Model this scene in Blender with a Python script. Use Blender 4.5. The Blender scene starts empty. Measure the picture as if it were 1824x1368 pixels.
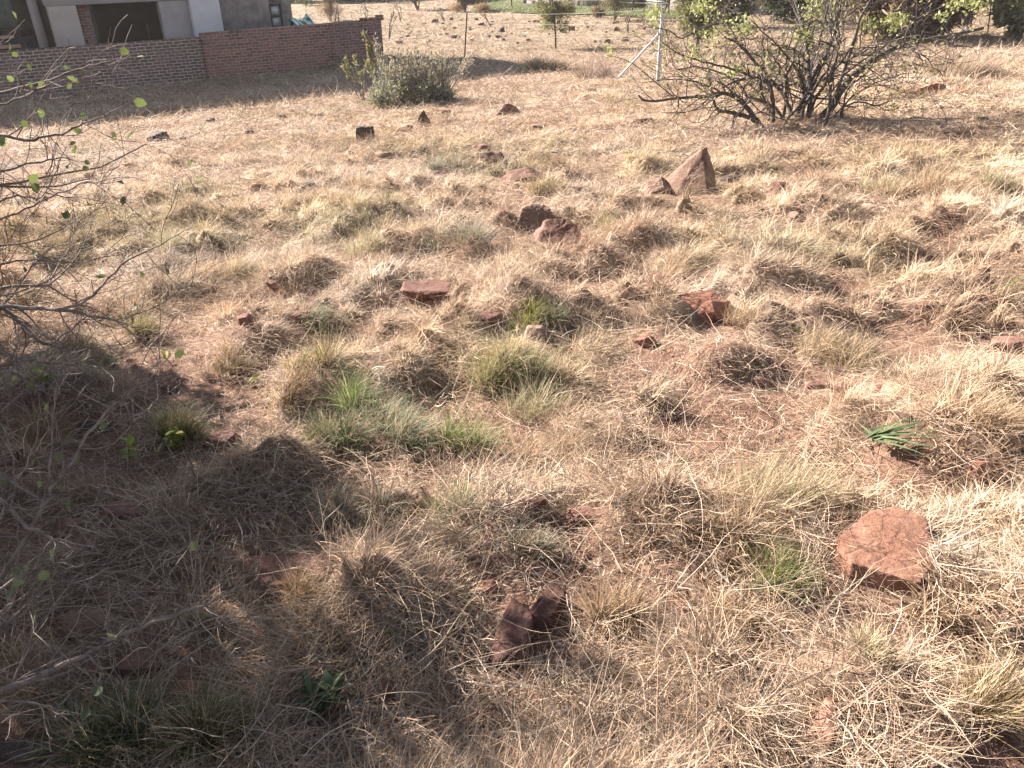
import bpy, math, random
import numpy as np
from mathutils import Vector, Matrix
R = math.radians
scene = bpy.context.scene
COL = scene.collection

# ------------------------------------------------------------------ camera
W, H, F = 1824.0, 1368.0, 1380.0
CAM = np.array([0.0, 0.0, 1.65]); PITCH = R(31.0)
cd = bpy.data.cameras.new('camera'); cam = bpy.data.objects.new('camera', cd); COL.objects.link(cam)
cam.location = CAM.tolist(); cam.rotation_euler = (R(90) - PITCH, 0, 0)
cd.sensor_width = 36.0; cd.lens = 36.0 * F / W; cd.clip_start = 0.05; cd.clip_end = 2000
scene.camera = cam
# ------------------------------------------------------------------ light
SUN_EL, SUN_AZ = R(24.0), R(-51.0)          # azimuth from +Y, negative = to the left
SD = np.array([math.sin(SUN_AZ) * math.cos(SUN_EL), math.cos(SUN_AZ) * math.cos(SUN_EL), math.sin(SUN_EL)])
world = bpy.data.worlds.new('World'); scene.world = world; world.use_nodes = True
wn = world.node_tree.nodes; wl = world.node_tree.links
sky = wn.new('ShaderNodeTexSky'); sky.sky_type = 'NISHITA'; sky.sun_disc = False
sky.sun_elevation = SUN_EL; sky.sun_rotation = SUN_AZ; sky.altitude = 1500; sky.air_density = 0.7; sky.dust_density = 0.8; sky.ozone_density = 1.0
hs = wn.new('ShaderNodeHueSaturation'); hs.inputs['Saturation'].default_value = 0.55; wl.new(sky.outputs[0], hs.inputs['Color'])
wl.new(hs.outputs[0], wn['Background'].inputs[0]); wn['Background'].inputs[1].default_value = 0.05
sl = bpy.data.lights.new('sun', 'SUN'); sun = bpy.data.objects.new('sun', sl); COL.objects.link(sun)
sl.energy = 5.0; sl.angle = R(0.6); sl.color = (1.0, 0.885, 0.795)
sun.rotation_euler = Vector(SD.tolist()).to_track_quat('Z', 'Y').to_euler()
scene.view_settings.view_transform = 'Standard'; scene.view_settings.look = 'None'
scene.view_settings.exposure = 2.5; scene.view_settings.gamma = 1.0

# ------------------------------------------------------------------ noise and terrain
def _h(ix, iy, s):
    n = (ix * 374761393 + iy * 668265263 + s * 1442695041) & 0xffffffff
    n = ((n ^ (n >> 13)) * 1274126177) & 0xffffffff
    return ((n ^ (n >> 16)) & 0xffff) / 65535.0
def vnoise(x, y, s=0):
    x = np.asarray(x, dtype=np.float64); y = np.asarray(y, dtype=np.float64)
    ix = np.floor(x).astype(np.int64); iy = np.floor(y).astype(np.int64)
    fx = x - ix; fy = y - iy
    fx = fx * fx * (3 - 2 * fx); fy = fy * fy * (3 - 2 * fy)
    a = _h(ix, iy, s); b = _h(ix + 1, iy, s); c = _h(ix, iy + 1, s); d = _h(ix + 1, iy + 1, s)
    return (a + (b - a) * fx) * (1 - fy) + (c + (d - c) * fx) * fy
def fbm(x, y, s=0, o=3):
    v = 0; a = 0.5; t = 0
    for k in range(o):
        v = v + a * vnoise(x * 2 ** k + 7.3 * k, y * 2 ** k - 3.1 * k, s + k); t += a; a *= 0.5
    return v / t
def gbase(x, y):
    y = np.asarray(y, dtype=np.float64); x = np.asarray(x, dtype=np.float64)
    t = (y - 25.0) / 3.0
    sp = np.where(t > 30, t, np.log1p(np.exp(np.minimum(t, 30))))
    return -0.035 * y - 0.056 * (y - 3.0 * sp) + 0.054 * 40 * np.tanh(x / 40.0)
def hum(x, y): return fbm(np.asarray(x) / 0.50 + 70, np.asarray(y) / 0.42, 91, 3)
def gz(x, y):
    r = np.sqrt(np.asarray(x) ** 2 + np.asarray(y) ** 2)
    f = np.clip(1.2 - r / 90.0, 0.25, 1)
    n = 0.13 * (fbm(np.asarray(x) / 1.5 + 11, np.asarray(y) / 1.5 + 5, 3, 3) - 0.5)
    n = n + 0.05 * (fbm(np.asarray(x) / 0.25 + 31, np.asarray(y) / 0.25 + 15, 9, 2) - 0.5) * np.clip(1.3 - r / 25, 0, 1)
    n = n + 0.46 * np.maximum(0, hum(x, y) - 0.45) * np.clip(1.3 - r / 11, 0.12, 1)
    return gbase(x, y) + n * f
cp, sp_ = math.cos(PITCH), math.sin(PITCH)
def ray(px, py):
    a = (px - W / 2) / F; b = (H / 2 - py) / F
    return np.array([a, cp + b * sp_, -sp_ + b * cp])
def at(px, py):
    d = ray(px, py); t0, t1 = 0.3, 0.3
    while t1 < 200:
        p = CAM + d * t1
        if p[2] < gz(p[0], p[1]): break
        t0 = t1; t1 *= 1.03
    for _ in range(24):
        m = (t0 + t1) / 2; p = CAM + d * m
        if p[2] < gz(p[0], p[1]): t1 = m
        else: t0 = m
    return CAM + d * t1
def P(px, py, dist):                      # point on a line of sight at a given depth
    return CAM + ray(px, py) * dist
def on_plane(px, py, p0, n):
    d = ray(px, py); return CAM + d * (np.dot(p0 - CAM, n) / np.dot(d, n))
def depth_of(p):
    return (p[1] - CAM[1]) * cp - (p[2] - CAM[2]) * sp_

# ------------------------------------------------------------------ object helpers
def link(o, parent=None):
    COL.objects.link(o)
    if parent: o.parent = parent
    return o
def tag(o, label=None, cat=None, group=None, kind=None):
    if label: o['label'] = label
    if cat: o['category'] = cat
    if group: o['group'] = group
    if kind: o['kind'] = kind
    return o
def empty(name, loc, label, cat, group=None, rz=0.0):
    o = bpy.data.objects.new(name, None); o.location = [float(v) for v in loc]; o.rotation_euler = (0, 0, rz)
    o.empty_display_size = 0.1
    link(o); return tag(o, label, cat, group)
def mesh_np(name, v, faces, mat, parent=None, col=None, smooth=False):
    """faces: list of (N,k) int arrays"""
    me = bpy.data.meshes.new(name); v = np.asarray(v, dtype=np.float32)
    me.vertices.add(len(v)); me.vertices.foreach_set('co', v.ravel())
    faces = [np.asarray(f, dtype=np.int32) for f in faces if len(f)]
    nl = sum(f.size for f in faces); npol = sum(len(f) for f in faces)
    me.loops.add(nl); me.loops.foreach_set('vertex_index', np.concatenate([f.ravel() for f in faces]))
    tot = np.concatenate([np.full(len(f), f.shape[1], dtype=np.int32) for f in faces])
    st = np.concatenate([[0], np.cumsum(tot)[:-1]]).astype(np.int32)
    me.polygons.add(npol); me.polygons.foreach_set('loop_start', st)
    me.update(calc_edges=True)
    if smooth: me.polygons.foreach_set('use_smooth', np.ones(npol, dtype=bool))
    if col is not None:
        ca = me.color_attributes.new('Col', 'FLOAT_COLOR', 'POINT')
        c = np.ones((len(v), 4), dtype=np.float32); c[:, :3] = col
        ca.data.foreach_set('color', c.ravel())
    if mat: me.materials.append(mat)
    o = bpy.data.objects.new(name, me); link(o, parent); return o
def boxes(name, bl, mat, parent=None, bevel=0.0):
    vs = []; fs = []
    for (x0, x1, y0, y1, z0, z1) in bl:
        b = len(vs)
        vs += [(x0, y0, z0), (x1, y0, z0), (x1, y1, z0), (x0, y1, z0), (x0, y0, z1), (x1, y0, z1), (x1, y1, z1), (x0, y1, z1)]
        fs += [(b, b + 3, b + 2, b + 1), (b + 4, b + 5, b + 6, b + 7), (b, b + 1, b + 5, b + 4), (b + 1, b + 2, b + 6, b + 5), (b + 2, b + 3, b + 7, b + 6), (b + 3, b, b + 4, b + 7)]
    o = mesh_np(name, vs, [np.array(fs)], mat, parent)
    if bevel:
        m = o.modifiers.new('bevel', 'BEVEL'); m.width = bevel; m.segments = 2
    return o
class Tubes:
    def __init__(s): s.v = []; s.f = []; s.n = 0
    def add(s, pts, rad, k=5):
        pts = np.asarray(pts, dtype=float); rad = np.broadcast_to(np.asarray(rad, dtype=float), (len(pts),))
        t = np.gradient(pts, axis=0); t /= (np.linalg.norm(t, axis=1, keepdims=True) + 1e-9)
        ref = np.array([0, 0, 1.0]) if abs(t[0][2]) < 0.9 else np.array([1.0, 0, 0])
        a = np.cross(t, ref); a /= (np.linalg.norm(a, axis=1, keepdims=True) + 1e-9); b = np.cross(t, a)
        th = np.linspace(0, 2 * math.pi, k, endpoint=False)
        ring = a[:, None, :] * np.cos(th)[None, :, None] + b[:, None, :] * np.sin(th)[None, :, None]
        vv = pts[:, None, :] + ring * rad[:, None, None]
        m = len(pts); s.v.append(vv.reshape(-1, 3))
        i = np.arange(m - 1)[:, None] * k; j = np.arange(k)[None, :]; j2 = (j + 1) % k
        q = np.stack([i + j, i + j2, i + k + j2, i + k + j], axis=-1).reshape(-1, 4) + s.n
        s.f.append(q); s.n += m * k
    def build(s, name, mat, parent=None):
        return mesh_np(name, np.concatenate(s.v), [np.concatenate(s.f)], mat, parent, smooth=True)
def unit(v): return v / (np.linalg.norm(v, axis=-1, keepdims=True) + 1e-9)
def leaves_np(c, ax, nr, ln, wd, col, fold=0.15):
    col = col * .78
    """oval leaves: c base points, ax axis, nr approx normal"""
    n = len(c); ax = unit(ax); sd = unit(np.cross(ax, nr)); nr = unit(np.cross(sd, ax))
    ln = np.broadcast_to(ln, (n,))[:, None]; wd = np.broadcast_to(wd, (n,))[:, None]
    def p(t, w, z): return c + ax * ln * t + sd * wd * w + nr * wd * z
    v = np.stack([p(0, 0, 0), p(.3, -.5, fold), p(.3, .5, fold), p(.72, -.42, fold * .6), p(.72, .42, fold * .6), p(1, 0, -fold)], axis=1)
    b = (np.arange(n) * 6)[:, None]
    tri = np.concatenate([b + np.array([0, 2, 1]), b + np.array([3, 4, 5])]); quad = b + np.array([1, 2, 4, 3])
    return v.reshape(-1, 3), tri, quad, np.repeat(col, 6, axis=0)
def ribbons(base, az, ln, lean, curl, wd, col, S=4, wig=0.25, rng=None, up=None, clamp=True, tipw=0.15):
    """curved grass blades; returns verts, quads, colours"""
    n = len(base); pts = np.zeros((n, S + 1, 3)); pts[:, 0] = base
    a = az.copy(); seg = ln / S
    for k in range(S):
        th = lean + curl * (k + 0.5) / S
        a = a + rng.normal(0, wig, n)
        d = np.stack([np.sin(th) * np.cos(a), np.sin(th) * np.sin(a), np.cos(th)], axis=1)
        pts[:, k + 1] = pts[:, k] + d * seg[:, None]
    if clamp:
        flat = pts[:, 1:].reshape(-1, 3); g = gz(flat[:, 0], flat[:, 1]) + 0.004
        low = flat[:, 2] < g; flat[low, 2] = g[low] + rng.random(low.sum()) * 0.008
        pts[:, 1:] = flat.reshape(n, S, 3)
    ra = az + math.pi / 2 + rng.normal(0, 0.7, n)
    side = np.stack([np.cos(ra), np.sin(ra), rng.normal(0, 0.4, n)], axis=1)
    w = np.linspace(1, tipw, S + 1)[None, :, None] * wd[:, None, None] * 0.5
    v = np.stack([pts - side[:, None] * w, pts + side[:, None] * w], axis=2).reshape(-1, 3)
    b = (np.arange(n) * (S + 1) * 2)[:, None, None]; k = (np.arange(S) * 2)[None, :, None]
    q = (b + k + np.array([0, 1, 3, 2])[None, None, :]).reshape(-1, 4)
    sh = np.linspace(0.85, 1.1, S + 1)[None, :, None]
    c = (col[:, None, :] * sh); c = np.repeat(c[:, :, None, :], 2, axis=2).reshape(-1, 3)
    return v, q, c
class Ribs:
    def __init__(s): s.v = []; s.q = []; s.t = []; s.c = []; s.n = 0
    def add(s, v, q, c, t=None):
        s.v.append(v); s.q.append(q + s.n); s.c.append(c)
        if t is not None: s.t.append(t + s.n)
        s.n += len(v)
    def build(s, name, mat, parent=None):
        f = [np.concatenate(s.q)]
        if s.t: f.append(np.concatenate(s.t))
        return mesh_np(name, np.concatenate(s.v), f, mat, parent, np.concatenate(s.c))

# ------------------------------------------------------------------ materials
def newmat(name):
    m = bpy.data.materials.new(name); m.use_nodes = True; nt = m.node_tree
    b = nt.nodes['Principled BSDF']; b.inputs['Roughness'].default_value = 0.85
    b.inputs['Specular IOR Level'].default_value = 0.25
    return m, nt, b
def nd(nt, t, **kw):
    n = nt.nodes.new(t)
    for k, v in kw.items():
        if k in n.inputs.keys() if isinstance(k, str) else False: n.inputs[k].default_value = v
        else: setattr(n, k, v)
    return n
KA = 0.74          # overall reflectance of the built surfaces
def ramp(nt, fac, stops):
    r = nt.nodes.new('ShaderNodeValToRGB'); e = r.color_ramp.elements
    while len(e) < len(stops): e.new(0.5)
    for i, (p, c) in enumerate(stops): e[i].position = p; e[i].color = (*c, 1)
    nt.links.new(fac, r.inputs[0]); return r.outputs[0]
def noise(nt, scale, detail=5, rough=0.6, vec=None, dist=0.0):
    n = nt.nodes.new('ShaderNodeTexNoise'); n.inputs['Scale'].default_value = scale; n.inputs['Detail'].default_value = detail
    n.inputs['Roughness'].default_value = rough; n.inputs['Distortion'].default_value = dist
    if vec is not None: nt.links.new(vec, n.inputs['Vector'])
    return n.outputs['Fac']
def objc(nt): return nt.nodes.new('ShaderNodeTexCoord').outputs['Object']
def bump(nt, b, h, strength=0.5, dist=0.02):
    n = nt.nodes.new('ShaderNodeBump'); n.inputs['Strength'].default_value = strength; n.inputs['Distance'].default_value = dist
    nt.links.new(h, n.inputs['Height']); nt.links.new(n.outputs[0], b.inputs['Normal'])
def mixc(nt, f, a, b, mode='MIX'):
    m = nt.nodes.new('ShaderNodeMix'); m.data_type = 'RGBA'; m.blend_type = mode
    if isinstance(f, (int, float)): m.inputs[0].default_value = f
    else: nt.links.new(f, m.inputs[0])
    for s, v in ((6, a), (7, b)):
        if isinstance(v, tuple): m.inputs[s].default_value = (*v, 1)
        else: nt.links.new(v, m.inputs[s])
    return m.outputs[2]
def m_simple(name, c0, c1, scale=8, rough=0.85, bs=0.4, bd=0.01, spec=0.25, detail=6):
    m, nt, b = newmat(name); o = objc(nt); f = noise(nt, scale, detail, 0.65, o)
    nt.links.new(ramp(nt, f, [(0.32, tuple(KA * q for q in c0)), (0.68, tuple(KA * q for q in c1))]), b.inputs['Base Color']); b.inputs['Roughness'].default_value = rough
    b.inputs['Specular IOR Level'].default_value = spec
    if bs: bump(nt, b, noise(nt, scale * 4, 6, 0.7, o), bs, bd)
    return m
def m_leaf(name, trans=0.35, rough=0.6, tint=(1, 1, 1)):
    m, nt, b = newmat(name); a = nt.nodes.new('ShaderNodeAttribute'); a.attribute_name = 'Col'
    n = noise(nt, 40, 2, 0.5, objc(nt)); c = mixc(nt, 1.0, a.outputs['Color'], ramp(nt, n, [(0.3, (0.82, 0.82, 0.82)), (0.7, (1, 1, 1))]), 'MULTIPLY')
    nt.links.new(c, b.inputs['Base Color']); b.inputs['Roughness'].default_value = rough
    t = nt.nodes.new('ShaderNodeBsdfTranslucent'); nt.links.new(mixc(nt, 1.0, c, tint, 'MULTIPLY'), t.inputs[0])
    mx = nt.nodes.new('ShaderNodeMixShader'); mx.inputs[0].default_value = trans
    nt.links.new(b.outputs[0], mx.inputs[1]); nt.links.new(t.outputs[0], mx.inputs[2])
    nt.links.new(mx.outputs[0], nt.nodes['Material Output'].inputs['Surface']); return m
M = {}
M['grass'] = m_leaf('dry_straw', 0.16, 0.8)
M['green'] = m_leaf('green_blades', 0.3, 0.6)
M['leaf'] = m_leaf('leaves', 0.32, 0.75, (1.0, 1.0, 0.7))
def m_soil():
    m, nt, b = newmat('red_soil'); g = nt.nodes.new('ShaderNodeNewGeometry').outputs['Position']
    f1 = noise(nt, 1.3, 6, 0.65, g); f2 = noise(nt, 22, 6, 0.7, g); f3 = noise(nt, 0.35, 4, 0.6, g)
    red = ramp(nt, f2, [(0.3, (0.085, 0.045, 0.032)), (0.7, (0.23, 0.13, 0.092))])
    straw = ramp(nt, f2, [(0.3, (0.14, 0.095, 0.068)), (0.7, (0.30, 0.225, 0.165))])
    sep = nt.nodes.new('ShaderNodeSeparateXYZ'); nt.links.new(g, sep.inputs[0])
    mr = nt.nodes.new('ShaderNodeMapRange'); nt.links.new(sep.outputs[1], mr.inputs[0])
    mr.inputs[1].default_value = 2; mr.inputs[2].default_value = 9; mr.inputs[3].default_value = 0.2; mr.inputs[4].default_value = 0.75
    ad = nt.nodes.new('ShaderNodeMath'); ad.operation = 'MULTIPLY'; nt.links.new(mr.outputs[0], ad.inputs[0])
    nt.links.new(ramp(nt, f1, [(0.35, (0.4,) * 3), (0.6, (1.3,) * 3)]), ad.inputs[1])
    far = nt.nodes.new('ShaderNodeMapRange'); nt.links.new(sep.outputs[1], far.inputs[0]); far.inputs[1].default_value = 22; far.inputs[2].default_value = 32
    nt.links.new(mixc(nt, far.outputs[0], mixc(nt, ad.outputs[0], red, straw), ramp(nt, noise(nt, 1.6, 8, .75, g), [(.35, (.10, .072, .048)), (.45, (.185, .14, .095)), (.6, (.27, .215, .15))])), b.inputs['Base Color'])
    b.inputs['Roughness'].default_value = 0.95; b.inputs['Specular IOR Level'].default_value = 0.1
    bump(nt, b, f2, 0.9, 0.03); return m
M['soil'] = m_soil()
def m_rock(name, c0, c1, c2, lich=0.0, cracks=False):
    m, nt, b = newmat(name); o = objc(nt)
    oi = nt.nodes.new('ShaderNodeObjectInfo')
    ad = nt.nodes.new('ShaderNodeVectorMath'); ad.operation = 'ADD'; nt.links.new(o, ad.inputs[0])
    cx = nt.nodes.new('ShaderNodeCombineXYZ'); ml = nt.nodes.new('ShaderNodeMath'); ml.operation = 'MULTIPLY'; ml.inputs[1].default_value = 37.0
    nt.links.new(oi.outputs['Random'], ml.inputs[0]); nt.links.new(ml.outputs[0], cx.inputs[0]); nt.links.new(cx.outputs[0], ad.inputs[1]); v = ad.outputs[0]
    f = noise(nt, 5, 8, 0.65, v, 0.6); f2 = noise(nt, 45, 6, 0.7, v); 
    c0, c1, c2 = [tuple(KA * q for q in k) for k in (c0, c1, c2)]
    c = ramp(nt, f, [(0.3, c0), (0.52, c1), (0.72, c2)])
    c = mixc(nt, 1.0, c, ramp(nt, f2, [(0.25, (0.55, 0.55, 0.55)), (0.6, (1, 1, 1))]), 'MULTIPLY')
    if lich: c = mixc(nt, ramp(nt, noise(nt, 9, 6, 0.7, v), [(0.58, (0, 0, 0)), (0.66, (lich,) * 3)]), c, (0.21, 0.185, 0.155))
    if cracks:
        wn_ = nt.nodes.new('ShaderNodeTexNoise'); wn_.inputs['Scale'].default_value = 9; nt.links.new(o, wn_.inputs['Vector'])
        wv = nt.nodes.new('ShaderNodeVectorMath'); wv.operation = 'MULTIPLY_ADD'; nt.links.new(wn_.outputs['Color'], wv.inputs[0]); wv.inputs[1].default_value = (.08,) * 3; nt.links.new(o, wv.inputs[2])
        vo = nt.nodes.new('ShaderNodeTexVoronoi'); vo.feature = 'DISTANCE_TO_EDGE'; vo.inputs['Scale'].default_value = 4.0; nt.links.new(wv.outputs[0], vo.inputs['Vector'])
        c = mixc(nt, 1.0, c, ramp(nt, vo.outputs['Distance'], [(0.0, (.4,) * 3), (0.012, (1,) * 3)]), 'MULTIPLY')
    nt.links.new(c, b.inputs['Base Color']); b.inputs['Roughness'].default_value = 0.9
    mp = nt.nodes.new('ShaderNodeMapping'); mp.inputs['Scale'].default_value = (1, 1.6, 5); nt.links.new(v, mp.inputs['Vector'])
    st = noise(nt, 7, 5, 0.6, mp.outputs[0], 0.4)
    hm = nt.nodes.new('ShaderNodeMath'); hm.operation = 'ADD'; nt.links.new(st, hm.inputs[0]); nt.links.new(f2, hm.inputs[1])
    bump(nt, b, hm.outputs[0], 0.75, 0.009); return m
M['rock_red'] = m_rock('rock_red', (0.12, 0.058, 0.045), (0.27, 0.14, 0.105), (0.38, 0.23, 0.175), .35)
M['rock_orange'] = m_rock('rock_orange', (0.20, 0.09, 0.06), (0.38, 0.18, 0.12), (0.46, 0.27, 0.20))
M['rock_brown'] = m_rock('rock_brown', (0.14, 0.085, 0.06), (0.27, 0.17, 0.12), (0.38, 0.26, 0.19), 0.4)
M['rock_flag'] = m_rock('rock_flag', (0.20, 0.095, 0.062), (0.32, 0.165, 0.11), (0.40, 0.235, 0.165), 0, True)
M['rock_red_shaded'] = m_rock('rock_red_shaded', (0.08, 0.04, 0.032), (0.17, 0.085, 0.065), (0.26, 0.15, 0.12), .2)  # dark red rock, darkened further with shade put into its colour
M['rock_dark'] = m_rock('rock_dark', (0.05, 0.04, 0.036), (0.10, 0.075, 0.065), (0.17, 0.13, 0.11), 0.3)
M['rock_pale'] = m_rock('rock_pale', (0.20, 0.12, 0.09), (0.32, 0.205, 0.155), (0.41, 0.29, 0.23), 0.3)
M['bark'] = m_simple('bark', (0.045, 0.038, 0.035), (0.18, 0.15, 0.135), 30, 0.9, 0.6, 0.004)
M['bark_pale'] = m_simple('bark_pale', (0.09, 0.07, 0.06), (0.30, 0.26, 0.23), 25, 0.9, 0.4, 0.003)
M['bark_brown'] = m_simple('bark_brown', (0.08, 0.06, 0.05), (0.33, 0.27, 0.23), 25, 0.9, 0.4, 0.003)
M['galv'] = m_simple('galvanised_metal', (0.42, 0.43, 0.45), (0.62, 0.63, 0.64), 12, 0.55, 0.2, 0.002, 0.5)
M['iron'] = m_simple('rusty_iron', (0.03, 0.025, 0.022), (0.10, 0.06, 0.045), 20, 0.8, 0.3, 0.002)
M['wire'] = m_simple('wire', (0.25, 0.24, 0.23), (0.38, 0.37, 0.36), 20, 0.5, 0)
def m_brick(name, b0, b1, mortar, msize=0.009, wash=None):
    b0, b1, mortar = [tuple(KA * q for q in k) for k in (b0, b1, mortar)]; wash = tuple(KA * q for q in wash) if wash else None
    m, nt, b = newmat(name); o = objc(nt)
    sp = nt.nodes.new('ShaderNodeSeparateXYZ'); nt.links.new(o, sp.inputs[0])
    cb = nt.nodes.new('ShaderNodeCombineXYZ'); nt.links.new(sp.outputs[0], cb.inputs[0]); nt.links.new(sp.outputs[2], cb.inputs[1])
    wob = nt.nodes.new('ShaderNodeTexNoise'); wob.inputs['Scale'].default_value = 3; nt.links.new(o, wob.inputs['Vector'])
    vm = nt.nodes.new('ShaderNodeVectorMath'); vm.operation = 'SCALE'; vm.inputs['Scale'].default_value = 0.03; nt.links.new(wob.outputs['Color'], vm.inputs[0])
    va = nt.nodes.new('ShaderNodeVectorMath'); va.operation = 'ADD'; nt.links.new(cb.outputs[0], va.inputs[0]); nt.links.new(vm.outputs[0], va.inputs[1])
    br = nt.nodes.new('ShaderNodeTexBrick'); nt.links.new(va.outputs[0], br.inputs['Vector'])
    br.inputs['Scale'].default_value = 1; br.inputs['Brick Width'].default_value = 0.235; br.inputs['Row Height'].default_value = 0.088
    br.inputs['Mortar Size'].default_value = msize; br.inputs['Mortar Smooth'].default_value = 0.3; br.inputs['Bias'].default_value = 0.0
    br.inputs['Color1'].default_value = (*b0, 1); br.inputs['Color2'].default_value = (*b1, 1); br.inputs['Mortar'].default_value = (*mortar, 1)
    c = br.outputs['Color']; n = noise(nt, 1.4, 6, 0.7, o)
    c = mixc(nt, ramp(nt, n, [(0.42, (0, 0, 0)), (0.66, (0.7,) * 3)]), c, wash or mortar)
    c = mixc(nt, 1.0, c, ramp(nt, noise(nt, 11, 7, 0.75, o), [(0.3, (0.45,) * 3), (0.6, (1,) * 3)]), 'MULTIPLY')
    nt.links.new(c, b.inputs['Base Color'])
    inv = nt.nodes.new('ShaderNodeMath'); inv.operation = 'SUBTRACT'; inv.inputs[0].default_value = 1; nt.links.new(br.outputs['Fac'], inv.inputs[1])
    bump(nt, b, inv.outputs[0], 0.8, 0.012); return m
M['brick_pale'] = m_brick('brick_pale_mortar', (0.26, 0.145, 0.105), (0.13, 0.085, 0.075), (0.62, 0.52, 0.43), 0.015, (0.34, 0.21, 0.19))
M['brick_red'] = m_brick('brick_red', (0.42, 0.20, 0.14), (0.11, 0.06, 0.05), (0.62, 0.46, 0.36), 0.011, (0.40, 0.22, 0.185))
M['brick_dark'] = m_brick('brick_dark', (0.36, 0.185, 0.135), (0.14, 0.08, 0.07), (0.52, 0.41, 0.33), 0.011, (0.34, 0.2, 0.18))
M['plaster'] = m_simple('grey_plaster', (0.36, 0.33, 0.31), (0.48, 0.44, 0.41), 1.5, 0.9, 0.3, 0.01)
M['plaster_tan'] = m_simple('tan_plaster', (0.44, 0.38, 0.33), (0.54, 0.48, 0.42), 1.2, 0.9, 0.2, 0.01)
M['plaster_pale'] = m_simple('pale_plaster', (0.62, 0.62, 0.63), (0.76, 0.76, 0.76), 1.5, 0.9, 0.2, 0.01)
M['plaster_rough'] = m_simple('blotchy_plaster', (0.16, 0.14, 0.13), (0.44, 0.40, 0.37), 2.2, 0.95, 0.7, 0.02, detail=9)
M['dark'] = m_simple('dark_interior', (0.08, 0.075, 0.072), (0.13, 0.12, 0.115), 1, 0.9, 0)
M['concrete'] = m_simple('concrete', (0.30, 0.27, 0.25), (0.42, 0.38, 0.35), 1.5, 0.9, 0.2, 0.01)
M['glass'] = m_simple('pale_window', (0.50, 0.55, 0.55), (0.62, 0.68, 0.66), 2, 0.25, 0, spec=0.5)
M['board'] = m_simple('dark_frame', (0.05, 0.045, 0.045), (0.09, 0.08, 0.08), 8, 0.6, 0)
M['orange'] = m_simple('orange_boards', (0.5, 0.28, 0.18), (0.68, 0.42, 0.30), 4, 0.8, 0.2)
M['greenish'] = m_simple('greenish_sheet', (0.10, 0.14, 0.12), (0.18, 0.22, 0.19), 3, 0.8, 0.2)
def m_tarp():
    m, nt, b = newmat('green_tarp'); a = nt.nodes.new('ShaderNodeAttribute'); a.attribute_name = 'Col'
    nt.links.new(a.outputs['Color'], b.inputs['Base Color']); b.inputs['Roughness'].default_value = 0.4; return m
M['tarp'] = m_tarp()
def m_stone():
    m, nt, b = newmat('stone_cladding'); o = objc(nt)
    v = nt.nodes.new('ShaderNodeTexVoronoi'); v.inputs['Scale'].default_value = 1.7; nt.links.new(o, v.inputs['Vector'])
    v2 = nt.nodes.new('ShaderNodeTexVoronoi'); v2.feature = 'DISTANCE_TO_EDGE'; v2.inputs['Scale'].default_value = 1.7; nt.links.new(o, v2.inputs['Vector'])
    sp = nt.nodes.new('ShaderNodeSeparateColor'); nt.links.new(v.outputs['Color'], sp.inputs[0])
    c = ramp(nt, sp.outputs[0], [(0, (0.08, 0.065, 0.055)), (1, (0.21, 0.175, 0.15))])
    e = ramp(nt, v2.outputs['Distance'], [(0.0, (0.35,) * 3), (0.07, (1,) * 3)])
    nt.links.new(mixc(nt, 1.0, c, e, 'MULTIPLY'), b.inputs['Base Color']); bump(nt, b, v2.outputs['Distance'], 1, 0.1); return m
M['stone'] = m_stone()
M['lawn'] = m_simple('lawn', (0.07, 0.10, 0.03), (0.12, 0.155, 0.05), 1.2, 0.9, 0.6, 0.03)

# ------------------------------------------------------------------ ground: one sheet to the horizon
def axis(lo, hi, fine, grow):
    v = [0.0]; s = fine
    while v[-1] < hi: v.append(v[-1] + s); s = fine + grow * v[-1]
    u = [0.0]; s = fine
    while u[-1] > lo: u.append(u[-1] - s); s = fine + grow * abs(u[-1])
    return np.array(sorted(set(u + v)))
gx = axis(-700, 700, 0.035, 0.022); gy = axis(-30, 900, 0.035, 0.012)
X, Y = np.meshgrid(gx, gy); Z = gz(X, Y)
nx, ny = len(gx), len(gy)
ii = (np.arange(ny - 1)[:, None] * nx + np.arange(nx - 1)[None, :])
q = np.stack([ii, ii + 1, ii + nx + 1, ii + nx], axis=-1).reshape(-1, 4)
o = mesh_np('ground', np.stack([X, Y, Z], axis=-1).reshape(-1, 3), [q], M['soil'], smooth=True)
tag(o, 'uneven red soil plot covered in dry straw', None, kind='structure')

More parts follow.
